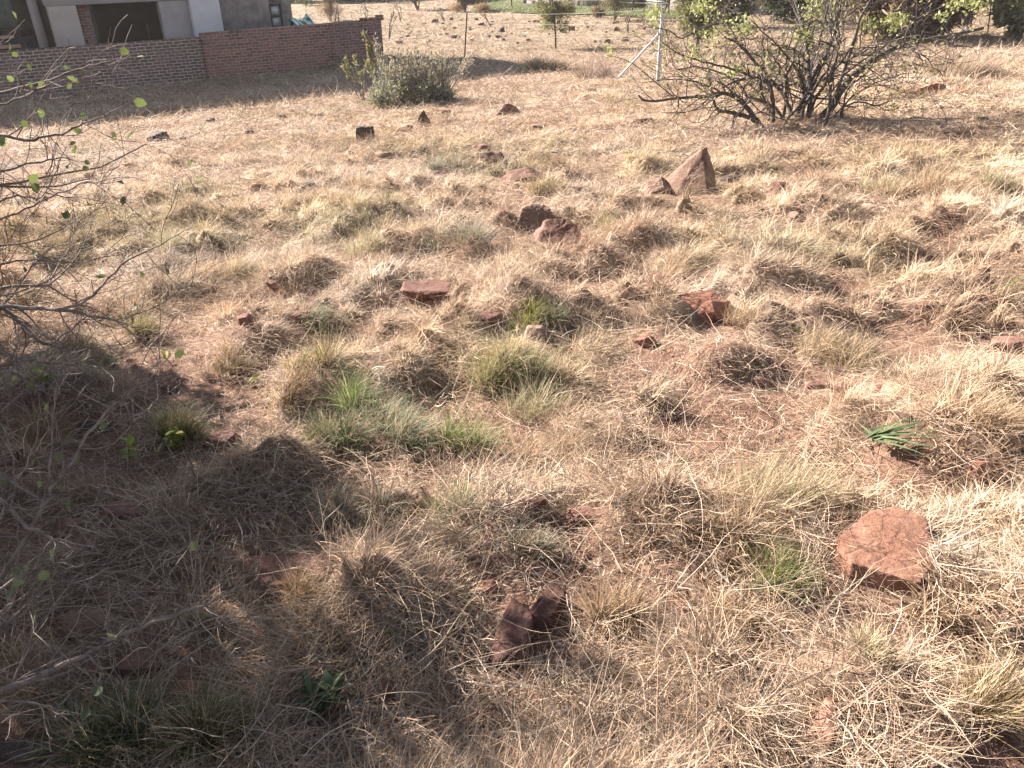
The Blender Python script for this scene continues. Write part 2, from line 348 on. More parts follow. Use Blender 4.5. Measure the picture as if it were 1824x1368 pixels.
# ------------------------------------------------------------------ wall line, house frame
W0 = at(0, 181); W1 = at(680, 108)
u = W1 - W0; u[2] = 0; WL = np.linalg.norm(u); u /= WL
n = np.array([-u[1], u[0], 0.0]); RZ = math.atan2(u[1], u[0])
if n[1] < 0: n = -n
print('wall', W0, W1, WL, 'az', math.degrees(RZ))
def loc(px, py, off=0.0):                 # pixel -> (s, z) in the wall frame, on the plane `off` metres behind
    p = on_plane(px, py, W0 + n * off, n) - W0
    return float(np.dot(p, u)), float(p[2])
BW = empty('brick_wall', W0, 'long red brick boundary wall below the unfinished house, broken bricks on its right end', 'wall', rz=RZ)
def panel(pxs, mat, off, left_extra=0):
    (xa, ta), (xb, tb) = pxs
    s0, z0 = loc(xa, ta); s1, z1 = loc(xb, tb); s0 -= left_extra
    k = 10; s = np.linspace(s0, s1, k + 1); zt = np.linspace(z0, z1, k + 1)
    v = []; f = []
    for i in range(k + 1):
        for y in (off, off + 0.22):
            p = W0 + u * s[i] + n * y; v += [(s[i], y, float(gbase(p[0], p[1]) - W0[2] - 0.4)), (s[i], y, zt[i])]
    for i in range(k):
        a = i * 4; b = a + 4
        f += [(a, b, b + 1, a + 1), (a + 2, a + 3, b + 3, b + 2), (a + 1, b + 1, b + 3, a + 3)]
    f += [(0, 1, 3, 2), (k * 4, k * 4 + 2, k * 4 + 3, k * 4 + 1)]
    return mesh_np('wall_panel', v, [np.array(f)], mat, BW), s1, z1
panel([(0, 95), (357, 67)], M['brick_pale'], 0.03, 12)
panel([(357, 60), (585, 42)], M['brick_red'], 0.0)
_, se, ze = panel([(585, 42), (679, 34.5)], M['brick_dark'], 0.02)
s_a, z_a = loc(651, 33); s_b, z_b = loc(672, 28.5)
boxes('loose_bricks', [(s_a - .12, s_a + .1, .03, .23, ze - .03, ze + .07), (s_a + .2, s_a + .42, .03, .22, ze - .03, ze + .06),
    (s_a + .46, s_a + .68, .02, .23, ze - .03, ze + .13), (s_a + .66, se - .03, .03, .22, ze - .03, ze + .06)], M['brick_dark'], BW)

# house
HO = 3.2
HS = empty('unfinished_house', W0 + n * HO, 'unfinished grey plastered house with a dark garage opening and one tall window', 'house', rz=RZ)
def L(px, py, off=0.0): return loc(px, py, HO + off)
zb = -1.2; ztop = 6.1
def rectp(x0, x1, yt, off=0.0, ybot=60):
    a = L(x0, ybot, off)[0]; b = L(x1, ybot, off)[0]; return a, b
zl = L(220, 5)[1]
a0 = L(96, 60)[0]; a1 = L(150, 60)[0]; g1 = L(293, 60)[0]; p1 = L(342, 50)[0]; p2 = L(395, 50)[0]; e1 = L(521, 30)[0]
wx0 = L(482, 30)[0]; wx1 = L(504, 30)[0]; wz1 = L(493, 7)[1]; wz0 = L(493, 49)[1]
DEP = 7.0
boxes('front_wall', [(p2 - .02, wx0, 0, .25, zb, ztop), (wx1, e1, 0, .25, zb, ztop), (wx0, wx1, .01, .24, zb, wz0), (wx0, wx1, .01, .24, wz1, ztop)], M['plaster_rough'], HS)
boxes('side_wall', [(e1 - .25, e1 - .003, .253, DEP, zb, ztop)], M['plaster_rough'], HS)
boxes('back_wall', [(a0 - 9, e1 - .26, DEP - .2, DEP - .003, zb, ztop)], M['dark'], HS)
boxes('pillar', [(a0, a1 - .05, -.12, .35, zb, zl)], M['plaster_tan'], HS, 0.02)
boxes('jamb', [(a1 - .047, a1 + .35, .30, .6, zb, zl)], M['brick_dark'], HS)
boxes('pillar', [(g1 - .003, p1, -.05, .4, zb, zl)], M['plaster'], HS, 0.02)
boxes('pillar', [(p1 + .003, p2 - .025, -.35, .4, zb, ztop)], M['plaster_pale'], HS, 0.02)
boxes('lintel', [(a0 - .05, p1, -.08, .45, zl + .003, ztop)], M['concrete'], HS, 0.02)
boxes('garage_interior', [(a0 - 7, p2, 4.8, 5.0, zb, ztop), (a1 + .36, a1 + .5, .7, 4.8, zb, ztop)], M['dark'], HS)
boxes('slab', [(a0 - 9, e1 + .15, -.2, DEP + .2, ztop + .003, ztop + .22)], M['concrete'], HS)
xx = L(38, 50)[0]; x2 = L(52, 50)[0]
boxes('pillar', [(a0 - .45, a0 - .2, .5, .8, zb, ztop)], M['plaster'], HS)
boxes('pillar', [(xx, x2, 1.2, 1.45, zb, ztop)], M['dark'], HS)
zst = L(60, 72)[1]
boxes('step', [(a0 - 2.2, a0 - .5, .9, 1.2, zb, zst), (a0 - 2.2, a0 - .5, 1.2, 1.5, zb, zst + .2)], M['board'], HS)
xo0 = L(-120, 70)[0]; xo1 = L(26, 70)[0]
zo = L(15, 68)[1]
boxes('porch_edge', [(xo0, xo1, -.1, .1, zo, zo + .07), (xo0, xo1 + .1, -.35, -.15, zo - .25, zo - .17)], M['orange'], HS)
boxes('porch_sheet', [(xo0, L(30, 40)[0], .4, .5, zo + .25, ztop)], M['greenish'], HS)
fr = boxes('window', [(wx0 + .003, wx0 + .07, .05, .15, wz0, wz1), (wx1 - .07, wx1 - .003, .05, .15, wz0, wz1), (wx0 + .07, wx1 - .07, .05, .15, wz1 - .07, wz1 - .003),
     (wx0 + .07, wx1 - .07, .05, .15, wz0 + .003, wz0 + .06), (wx0 + .07, wx1 - .07, .05, .15, (wz0 + wz1) / 2 - .06, (wz0 + wz1) / 2 + .04)], M['board'], HS)
boxes('pane', [(wx0 + .07, wx1 - .07, .09, .11, (wz0 + wz1) / 2 + .04, wz1 - .07)], M['glass'], fr)
boxes('pane', [(wx0 + .07, wx1 - .07, .09, .11, wz0 + .06, (wz0 + wz1) / 2 - .06)], M['glass'], fr)

# tarp heap behind the wall
def tarp():
    rng = np.random.default_rng(5); P0 = W0 + n * 2.4
    sa, za = loc(522, 48, 2.4); sb, _ = loc(582, 44, 2.4); _, zp = loc(552, 24, 2.4)
    k = 46; s = np.linspace(sa, sb, k); d = np.linspace(-0.5, 0.9, 22); v = []; c = []
    for j, dd in enumerate(d):
        for i, ss in enumerate(s):
            t = (ss - sa) / (sb - sa); pk = math.exp(-((t - 0.52) / 0.16) ** 2) * 1.0 + 0.62 * math.exp(-((t - 0.2) / 0.2) ** 2)
            fall = max(0, 1 - (abs(dd - 0.2) / 0.75) ** 1.6); fold = 0.05 * math.sin(t * 23 + dd * 6) + 0.05 * math.sin(t * 57 - dd * 9)
            pr = (.84 + .05 * math.sin(t * 17)) if t < .4 else (1 - abs(t - .5) * 2.2 if t < .5 else max(0, 1 - (t - .5) * 1.75))
            z = za - 0.6 + (zp - za + 0.6) * (pr * fall ** .6 + .3 * fold * fall)
            v.append((ss, dd + fold * .4, z)); st = math.sin(t * 38 + dd * 7 + 2.2 * math.sin(dd * 4)) > -0.1 and t < 0.75
            c.append((0.60, 0.80, 0.70) if st else (0.03, 0.11, 0.08))
    q = [(j * k + i, j * k + i + 1, (j + 1) * k + i + 1, (j + 1) * k + i) for j in range(21) for i in range(k - 1)]
    o = mesh_np('tarpaulin', v, [np.array(q)], M['tarp'], None, np.array(c), smooth=True)
    o.location = W0.tolist(); o.rotation_euler = (0, 0, RZ)
    tag(o, 'crumpled green and pale tarpaulin heaped behind the brick wall beside the house', 'tarpaulin')
    # real depth
    o.location = (W0 + n * 2.4).tolist(); m = o.modifiers.new('solid', 'SOLIDIFY'); m.thickness = 0.02
tarp()

# ------------------------------------------------------------------ rocks
def ico(sub):
    import bmesh
    bm = bmesh.new(); bmesh.ops.create_icosphere(bm, subdivisions=sub, radius=1)
    v = np.array([x.co[:] for x in bm.verts]); f = np.array([[x.index for x in p.verts] for p in bm.faces]); bm.free(); return v, f
ICO = {s: ico(s) for s in (3, 4, 5, 6)}
def n3(p, s):   # cheap 3d value noise from 2d slices
    return (vnoise(p[:, 0] + 0.7 * p[:, 2], p[:, 1] + 5, s) + vnoise(p[:, 1] - 0.7 * p[:, 0] + 9, p[:, 2], s + 1) + vnoise(p[:, 2] + 0.6 * p[:, 1], p[:, 0] + 3, s + 2)) / 3
def rock_shape(seed, sub=4, planes=None, rough=0.05, k=11):
    rng = np.random.default_rng(seed); d, f = ICO[sub]
    if planes is None:
        pn = unit(rng.normal(size=(k, 3))); ph = rng.uniform(0.62, 1.0, k)
        pn = np.vstack([pn, [[0, 0, 1], [1, 0, 0.1], [-1, 0.1, 0], [0, 1, 0], [0, -1, 0.1], [0, 0, -1]]])
        ph = np.concatenate([ph, rng.uniform(0.7, 1, 6)])
    else:
        pn = unit(np.array([p[:3] for p in planes], dtype=float)); ph = np.array([p[3] for p in planes], dtype=float)
    dt = d @ unit(pn).T; r = np.where(dt > 0.02, ph[None, :] / np.maximum(dt, 0.02), 9.0); r = r.min(axis=1)
    r = np.minimum(r, 9.0 if planes is not None else 1.6)
    v = d * r[:, None]
    v = v * (1 + rough * 2 * (n3(d * 3 + seed, seed) - 0.5)[:, None] + rough * 1.3 * (n3(d * 8 + seed, seed + 7) - 0.5)[:, None] + rough * 0.8 * (n3(d * 20 + seed, seed + 17) - 0.5)[:, None])
    return v, f
def hull_planes(vs):
    import bmesh
    bm = bmesh.new(); [bm.verts.new(v) for v in vs]; bmesh.ops.convex_hull(bm, input=bm.verts[:]); bm.normal_update(); c = np.mean(np.array(vs, dtype=float), axis=0)
    out = []
    for f in bm.faces:
        nrm = np.array(f.normal); p = np.array(f.verts[0].co) - c; h = float(nrm @ p)
        if h < 0: nrm, h = -nrm, -h
        if h > 1e-4: out.append((*nrm, h))
    bm.free(); return out
ROCKS = []       # footprints (x, y, r) to keep straw off
def rock(px, py, w, h, mat, label, seed=None, planes=None, yaw=None, tilt=(0, 0), dfrac=0.75, rough=0.09, group=None, sub=None, cat='rock', sink=0.22, zs=None, keep=0.8, hull=None):
    seed = seed if seed is not None else int(px * 7 + py * 13); rng = random.Random(seed)
    g = at(px, py - h * 0.06 if hull else py - h * 0.15); dz = depth_of(g); s = dz / F
    dep = math.atan2(CAM[2] - g[2], math.hypot(g[0], g[1]))
    wm = w * s; hm = h * s; dm = wm * dfrac
    hh = (hm - dm * math.sin(dep) * 0.75) / math.cos(dep)
    if hh < 0.22 * wm: hh = 0.22 * wm; dm = max(0.3 * wm, (hm - hh * math.cos(dep)) / math.sin(dep))
    if zs: hh = zs * wm
    if hull:
        hv = np.array(hull, dtype=float); e = hv.max(0) - hv.min(0); dm = wm * e[1] / e[0]; hh = wm * e[2] / e[0] * (1 - sink); planes = hull_planes(hull)
        yaw = 0.0
    v, f = rock_shape(seed, sub or (5 if w > 60 else 4 if w > 24 else 3), planes, rough)
    yaw = rng.uniform(0, 3) if (yaw is None and planes is None) else (yaw or 0)
    if planes is None:
        c, s_ = math.cos(yaw), math.sin(yaw); v = v @ np.array([[c, s_, 0], [-s_, c, 0], [0, 0, 1]])
    ext = v.max(0) - v.min(0); mid = (v.max(0) + v.min(0)) / 2; v = (v - mid) / ext
    v[:, 2] += 0.5 - sink
    v *= np.array([wm, dm, hh / (1 - sink)])
    if tilt != (0, 0):
        mtx = np.array(Matrix.Rotation(R(tilt[0]), 3, 'X') @ Matrix.Rotation(R(tilt[1]), 3, 'Y')); v = v @ mtx.T
    fwd = unit(np.array([g[0], g[1]])); cx, cy = g[0] + fwd[0] * dm * 0.4, g[1] + fwd[1] * dm * 0.4
    o = mesh_np('rock', v, [f], M[mat], smooth=True)
    o.location = (cx, cy, float(gz(cx, cy)) - 0.01); o.rotation_euler = (0, 0, -math.atan2(g[0], g[1]) * 0.9 if planes is not None else 0)
    try:
        o.data.set_sharp_from_angle(angle=R(38))
    except Exception: pass
    tag(o, label, cat, group); kx = .012 * min(1, dz / 6) if w > 30 else 0; ROCKS.append((cx - fwd[0] * (dm * .12 + 2 * kx), cy - fwd[1] * (dm * .12 + 2 * kx) - .01, wm * 0.5 * (keep + .1) + kx, dm * 0.5 * (keep + .25) + 3 * kx)); return o
H_SPIRE = [(-.62, .10, -.1), (-.30, -.22, -.1), (.36, -.52, -.1), (.50, .1, -.1), (.3, .40, -.1), (-.5, .36, -.1), (.20, .06, .74), (.04, .16, .62), (-.42, .16, .20), (.28, -.22, .32), (.12, .02, .70), (.40, .1, .30)]
H_FLAG = [(-.52, -.18, .20), (-.30, -.40, .16), (.40, -.42, .20), (.54, -.08, .24), (.38, .50, .20), (.02, .60, .16), (-.26, .40, .16), (-.54, -.2, -.2), (-.28, -.44, -.2), (.42, -.46, -.2), (.56, -.1, -.2), (.40, .52, -.2), (-.28, .44, -.2)]
H_UNDER = [(-.52, -.12, .20), (.46, -.22, .17), (.55, .1, .2), (.4, .34, .22), (-.45, .3, .24), (-.34, -.02, -.16), (.28, -.1, -.16), (.3, .3, -.16), (-.35, .28, -.16), (-.56, .1, .1), (.05, -.26, .15)]
H_NOTCH = [(-.5, -.05, .16), (-.36, -.28, .02), (.05, -.42, -.1), (.2, -.36, .22), (.12, -.2, .36), (-.4, .1, .34), (.46, .0, .30), (.5, .2, .12), (.3, .35, -.1), (-.4, .3, -.1), (.36, -.1, -.1), (.1, .3, .38)]
H_BLOCK = [(-.5, -.26, .22), (-.2, -.34, .26), (.3, -.30, .24), (.52, -.12, .20), (.46, .22, .22), (-.42, .24, .26), (-.52, -.3, -.3), (.36, -.36, -.3), (.56, -.1, -.3), (.5, .3, -.3), (-.5, .3, -.3)]
H_FIN = [(-.42, -.2, -.1), (.46, -.2, -.1), (.4, .25, -.1), (-.4, .25, -.1), (-.02, 0, .86), (-.36, -.1, .34), (.3, -.1, .30), (-.2, .05, .62)]
H_TILT = [(-.5, -.3, -.1), (.2, -.34, -.1), (.5, .1, .1), (.3, .3, .42), (-.1, .22, .50), (-.30, .1, .40), (-.46, .3, -.1), (.5, .3, -.1), (.42, .0, .36)]
H_FACE = [(-.5, -.4, -.1), (.3, -.5, -.1), (.52, -.1, -.1), (.36, .0, .32), (.1, .12, .40), (-.22, .12, .38), (-.45, .1, .12), (.4, .35, -.1), (-.4, .35, -.1), (.48, -.06, .1)]
H_PYR = [(-.5, -.2, -.1), (.4, -.25, -.1), (.55, .1, -.1), (-.4, .3, -.1), (.0, .0, .38), (-.12, .05, .34), (.28, .02, .26), (.4, .2, .1)]
H_LOG = [(-.34, -.9, .10), (.12, -.95, .05), (.3, -.5, .26), (.42, .3, .28), (.36, .9, .24), (.0, .95, .30), (-.12, .3, .22), (-.36, -.2, .16), (-.4, -.95, -.2), (.2, -1, -.2), (.5, .3, -.2), (.4, 1, -.2), (0, 1, -.2), (-.36, -.2, -.2)]
POINTED = [(-0.72, -0.42, 0.42, 0.50), (0.93, -0.28, 0.42, 0.42), (-.1, -1, .15, .62), (-0.75, 0.1, 0.55, 0.62), (0.1, 1, 0.25, 0.5), (0, 0, 1, 1.25), (-1, -.2, .1, .95), (0, 0, -1, 0.6), (0.4, 0.6, 0.5, 0.8)]
SLAB = [(0.05, -0.1, 1, 0.5), (0, -1, -0.15, 0.85), (1, -0.1, 0.05, 0.9), (-1, 0.1, 0.1, 0.95), (0, 1, 0.1, 0.8), (0.7, 0.7, 0, 1.05), (-0.6, -0.8, 0.1, 1.0), (0, 0, -1, 0.5)]
WEDGE = [(-0.3, -0.75, 0.6, 0.5), (0.85, -0.3, 0.45, 0.6), (0, 1, 0.1, 0.7), (-1, 0, 0.2, 0.85), (0, 0, 1, 0.75), (0, 0, -1, 0.5), (.5, -.9, .1, .8)]
LOW = [(-0.25, -0.35, 1, 0.42), (0.5, -0.2, 1, 0.5), (0.9, -0.5, .3, 0.8), (-.9, -.4, .5, 0.85), (-.3, 1, .4, .8), (.6, .8, .3, .85), (.1, -1, .45, .72), (0, 0, -1, .5)]
FLAG = [(-0.12, -0.18, 1, 0.42), (0.15, -1, 0.25, 0.8), (0.55, -0.8, 0.05, 0.86), (-0.75, -0.65, 0.15, 0.9), (1, 0.1, 0.1, 0.85), (-1, 0.15, 0.3, 0.95), (-.5, .85, .2, 1.05), (0.5, 0.9, 0.2, 1.0), (0, 0, -1, 0.5)]
# big and medium ones by hand
rock(1222, 362, 108, 78, 'rock_brown', 'tall pointed brown rock, the highest standing on the slope, casting a long shadow', hull=[(a,b,c*1.12) for a,b,c in H_SPIRE], seed=3, rough=.035, sink=.08, sub=6)
rock(1172, 352, 66, 36, 'rock_pale', 'low pinkish slab leaning against the left foot of the tall pointed rock', planes=LOW, seed=5, sink=.3)
rock(1302, 326, 34, 16, 'rock_dark', 'small black stone in the shadow right of the tall pointed rock')
rock(1385, 352, 34, 26, 'rock_red', 'reddish stone at the far tip of the tall pointed rock\'s shadow')
rock(283, 254, 36, 19, 'rock_dark', 'dark rounded boulder alone in the pale straw, nearest rock to the shadowed wall')
rock(327, 252, 14, 10, 'rock_dark', 'small dark stone just right of the dark rounded boulder')
rock(375, 218, 20, 9, 'rock_brown', 'small flat brown stone near the wall\'s shadow edge')
rock(652, 252, 34, 30, 'rock_dark', 'blocky black boulder with a flat top between the wall and the slope', hull=[(a,b*.7,c*1.6+.1) for a,b,c in H_BLOCK], seed=9, sink=.1, sub=5)
rock(757, 224, 27, 27, 'rock_dark', 'pointed black rock like a shark fin in the straw', hull=H_FIN, seed=8, sink=.1)
rock(731, 230, 14, 9, 'rock_dark', 'small dark stone left of the pointed black rock')
rock(688, 266, 34, 10, 'rock_red', 'flat red slab lying just right of the blocky black boulder', dfrac=.9)
rock(684, 281, 36, 12, 'rock_pale', 'flat pinkish slab half buried in front of the blocky black boulder', dfrac=.9)
rock(905, 208, 50, 23, 'rock_red', 'pyramid shaped red rock in the straw left of the fence post', hull=H_PYR, seed=12, sink=.1, sub=5)
rock(1055, 166, 18, 9, 'rock_dark', 'small dark stone below the leaning fence brace')
rock(1145, 224, 40, 16, 'rock_brown', 'low brown stone in the straw under the tip of the big shrub\'s lowest limb')
rock(858, 275, 34, 19, 'rock_red', 'round topped reddish stone above the dark brown boulder')
rock(876, 306, 60, 34, 'rock_brown', 'dark brown boulder with a rounded back beside grey green grass', seed=17, dfrac=.6)
rock(932, 330, 96, 36, 'rock_red', 'long low red ledge of rock right of the dark brown boulder', planes=LOW, seed=4, dfrac=.8, sink=.15, yaw=.1)
rock(952, 414, 74, 50, 'rock_brown', 'split brown slab with a dark overhanging top edge', hull=[(a,b,c*.85) for a,b,c in H_TILT], seed=21, sink=.03)
rock(994, 444, 92, 54, 'rock_red', 'pinkish sloping rock face with a sharp right corner', hull=[(a,b*1.2,c*.95) for a,b,c in H_FACE], seed=23, sink=.1)
rock(553, 338, 24, 14, 'rock_dark', 'small wedge of dark stone above the pale matted straw')
rock(612, 312, 28, 12, 'rock_brown', 'flat brown stone in straw far left of the dark brown boulder')
rock(272, 415, 22, 15, 'rock_dark', 'dark oval stone beside the twig tips of the foreground shrub')
rock(1654, 170, 54, 23, 'rock_orange', 'orange red boulder with a dark right side behind the big shrub', seed=31, dfrac=.6)
rock(1636, 474, 72, 26, 'rock_red', 'flat brown pink stone in bright straw above the grey stick', planes=LOW, seed=33, sink=.4)
rock(1250, 580, 92, 48, 'rock_orange', 'bright orange red boulder with a shaded notch in the mid slope', hull=H_NOTCH, seed=35, sink=.12, sub=6, rough=.05)
rock(760, 548, 92, 44, 'rock_red', 'red slab with a pale top and a dark undercut front', hull=H_UNDER, seed=37, sink=.05, sub=6, rough=.045)
rock(712, 584, 50, 26, 'rock_red', 'small red block below the undercut red slab', seed=39)
rock(441, 556, 32, 26, 'rock_dark', 'upper dark red stone of the stacked looking pair')
rock(440, 581, 34, 24, 'rock_red', 'lower red stone of the stacked looking pair')
rock(547, 584, 40, 30, 'rock_red', 'square red block tucked into dark green grass', planes=SLAB, seed=41, dfrac=.6)
rock(592, 514, 38, 24, 'rock_brown', 'leaning brown stone left of the undercut red slab')
rock(489, 524, 26, 16, 'rock_red', 'small red stone above the square red block')
rock(318, 494, 30, 18, 'rock_dark', 'dark stone almost hidden under straw beneath the long bare twig')
rock(957, 610, 48, 28, 'rock_pale', 'grey pink angular stone below the bright yellow green tuft', planes=WEDGE, seed=43)
rock(1148, 622, 40, 26, 'rock_orange', 'orange red stone poking out of straw left of the boulder with the notch')
rock(876, 590, 42, 24, 'rock_red', 'dark red stone left of the bright yellow green tuft')
rock(1796, 632, 78, 34, 'rock_red', 'broad pinkish red stone at the right edge of the view', seed=47)
rock(1455, 694, 60, 26, 'rock_red', 'flat dull red stone, left of a pair, in the mid right straw')
rock(1496, 704, 50, 28, 'rock_red', 'brown stone with a dark right side, right of a pair')
rock(1567, 704, 42, 24, 'rock_orange', 'small bright orange stone right of the pair of flat stones')
rock(1358, 696, 38, 26, 'rock_pale', 'pink stone half covered by straw left of the pair of flat stones')
rock(1608, 768, 50, 28, 'rock_brown', 'brown tipped stone above the broad green blades', planes=WEDGE, seed=51)
rock(1738, 858, 42, 38, 'rock_orange', 'salmon pink stone right of the broad green blades')
rock(1560, 1034, 168, 150, 'rock_flag', 'large smooth cracked sandstone slab, the biggest rock on the right', hull=[(a,b*1.35,c*1.1) for a,b,c in H_FLAG], seed=55, rough=.03, sub=6, sink=.5, keep=.6)
rock(1112, 758, 64, 26, 'rock_pale', 'pale pink stone almost buried in straw in the middle of the slope')
rock(948, 906, 60, 24, 'rock_red', 'dark red stone in shade below the shaded straw mound')
rock(1048, 932, 84, 44, 'rock_red', 'crumbly red lump beside the short dead branch', seed=57, rough=.16)
rock(542, 1050, 160, 90, 'rock_red_shaded', 'large dark red block with a flat top in the tree shade', hull=H_BLOCK, seed=59, sub=6, rough=.06, sink=.3)
rock(162, 1148, 110, 70, 'rock_brown', 'dark brown rock behind the low branch in deep shade', seed=61)
rock(400, 806, 70, 44, 'rock_red', 'dark red stone right of the low leafy seedling', seed=63)
rock(914, 1196, 84, 90, 'rock_red_shaded', 'lower half of a long broken stone pair, mottled brown', hull=[(a,b*.75,c*1.8) for a,b,c in H_LOG], seed=65, sub=5, sink=.25)
rock(968, 1140, 84, 90, 'rock_red_shaded', 'upper dark half of a long broken stone pair', hull=[(a+.2*b,b*.8,c*2.0) for a,b,c in H_LOG], seed=66, sub=5, sink=.25)
rock(850, 1190, 46, 28, 'rock_red', 'small red stone left of the long broken stone pair')
rock(948, 1028, 26, 22, 'rock_orange', 'tiny orange stone above the long broken stone pair')
rock(866, 1064, 40, 30, 'rock_orange', 'small flat orange stone in thin straw')
rock(692, 1262, 36, 46, 'rock_red', 'rough red stone right of the broad leaved weed', rough=.12)
rock(748, 918, 62, 50, 'rock_brown', 'leaning brown slab left of the green grass fan', planes=SLAB, seed=71, tilt=(10, -28), dfrac=.5)
rock(1446, 1365, 46, 130, 'rock_orange', 'narrow orange ridge of stone at the bottom edge of the view', hull=[(a-.1*b,b*1.5,c*1.8) for a,b,c in H_LOG], seed=73, sub=5, sink=.3)
rock(35, 1366, 150, 52, 'rock_dark', 'dark flat stone in the bottom left corner', seed=75)
rock(226, 930, 96, 46, 'rock_red', 'shaded red stone beneath the crossing bare twigs', seed=77)
rock(135, 962, 66, 42, 'rock_red', 'shaded red stone at the foot of the forked bare branch', seed=79)
rock(30, 712, 76, 34, 'rock_brown', 'brown slab at the left edge of the view', planes=SLAB, seed=81)
rock(176, 776, 80, 30, 'rock_dark', 'dark flat stone above the forked bare branch', seed=83)
rock(300, 706, 42, 20, 'rock_dark', 'black stone above the olive tuft')
rock(404, 962, 60, 36, 'rock_red', 'dull red stone between shaded straw and the large dark red block', seed=85)
rock(250, 1206, 110, 50, 'rock_red', 'crumbly red mound of stone below the low branch', seed=87, rough=.14)
rock(168, 1205, 44, 30, 'rock_red', 'small red stone under the low branch')
rock(340, 1245, 60, 36, 'rock_orange', 'weathered orange stone between the two dark green tufts', seed=89, rough=.12)
rock(1750, 220, 26, 13, 'rock_dark', 'small dark stone in the brown shaded grass at upper right')
rock(1796, 270, 56, 13, 'rock_red', 'thin red ledge at the upper right edge of the view')
rock(1705, 192, 26, 9, 'rock_brown', 'flat brown stone below the orange red boulder')
rock(1524, 294, 22, 10, 'rock_dark', 'tiny black stone right of the shrub base in open straw')
rock(1526, 412, 28, 20, 'rock_brown', 'small brown pink stone in the straw right of centre')
rock(1190, 508, 60, 30, 'rock_red', 'low reddish stone above the boulder with the notch')
rock(1420, 400, 40, 22, 'rock_pale', 'pale pink slab showing through the straw right of the pointed rock', dfrac=.9)
rock(1540, 336, 50, 16, 'rock_pale', 'long pale stone half hidden in fine grass', dfrac=.9)
rock(745, 402, 30, 12, 'rock_brown', 'flat brown stone in pale matted straw')
rock(503, 210, 16, 7, 'rock_dark', 'tiny dark stone on the smooth straw near the wall shadow')
rock(444, 240, 18, 9, 'rock_dark', 'tiny dark stone left of the blocky black boulder')
rock(563, 208, 26, 7, 'rock_brown', 'flat brown stone on the smooth straw above the blocky black boulder')
rock(520, 200, 14, 6, 'rock_brown', 'tiny brown stone close to the wall shadow')
rock(587, 198, 20, 6, 'rock_brown', 'tiny flat stone left of the grey green bush')
rock(935, 270, 24, 9, 'rock_brown', 'small stone in straw above the long red ledge')
rock(955, 232, 26, 10, 'rock_brown', 'small stone in straw right of the pyramid shaped red rock')
rock(795, 205, 18, 10, 'rock_pale', 'small pale cone of stone right of the pointed black rock')
rock(870, 430, 34, 16, 'rock_red', 'small red stone right of the blue grey tuft')
rock(1310, 700, 0.1 + 30, 16, 'rock_red', 'small red stone left of the pink straw covered one')
rock(620, 640, 30, 16, 'rock_dark', 'small dark stone above the brightest green fan')
rock(1290, 1232, 40, 26, 'rock_orange', 'small orange stone among coarse stems near the bottom')
rock(1700, 1345, 90, 40, 'rock_red', 'flat reddish stone near the bottom right corner', seed=93)
# the stony far field: one shared description, told apart by nothing
rngF = random.Random(4)
far_spots = [(790, 62), (812, 52), (800, 70), (824, 71), (838, 76), (842, 50), (770, 42), (758, 44), (786, 44), (885, 42), (948, 44), (933, 54), (935, 62), (912, 58), (862, 44), (868, 62), (905, 70), (890, 62),
    (940, 72), (960, 92), (908, 96), (1060, 42), (1045, 58), (1094, 57), (1050, 80), (1068, 80), (1075, 72), (1058, 86), (1120, 78), (1148, 52), (1120, 56), (1160, 42), (1046, 42), (735, 70), (745, 76),
    (720, 66), (752, 66), (766, 72), (712, 78), (800, 40), (820, 36), (702, 84), (775, 84), (808, 86), (790, 90), (735, 58), (1200, 62), (1230, 56), (1250, 84), (1010, 62), (1015, 96), (975, 60), (1180, 76), (1290, 96), (1310, 70), (1400, 84), (1340, 60), (1640, 40)]
far_spots += [(rngF.uniform(690, 1330), 24 + 66 * rngF.random() ** .8) for _ in range(45)]
far_spots = [q for q in far_spots if not (q[0] < 960 and q[1] > 78)]
for i, (px, py) in enumerate(far_spots):
    reg = 'between wall end and iron post' if px < 830 else 'between iron post and juniper' if px < 960 else 'between juniper and white post' if px < 1180 else 'behind the large shrub'
    w = rngF.choice([5, 6, 6, 7, 8, 9, 13]); h = w * rngF.uniform(.35, .65)
    rock(px + rngF.uniform(-9, 9), py + rngF.uniform(-4, 4), w, h, rngF.choice(['rock_brown', 'rock_dark', 'rock_red', 'rock_brown']), 'small dark red stone on the far field ' + reg, sub=3, group='stones strewn ' + reg)
for (px, py, w, h) in [(1590, 815, 110, 60), (578, 1250, 60, 50), (1790, 535, 70, 24)]:
    g = at(px, py); s_ = depth_of(g) / F; ROCKS.append((g[0], g[1], w * s_ * .5, h * s_ * .7))
RK = np.array(ROCKS)

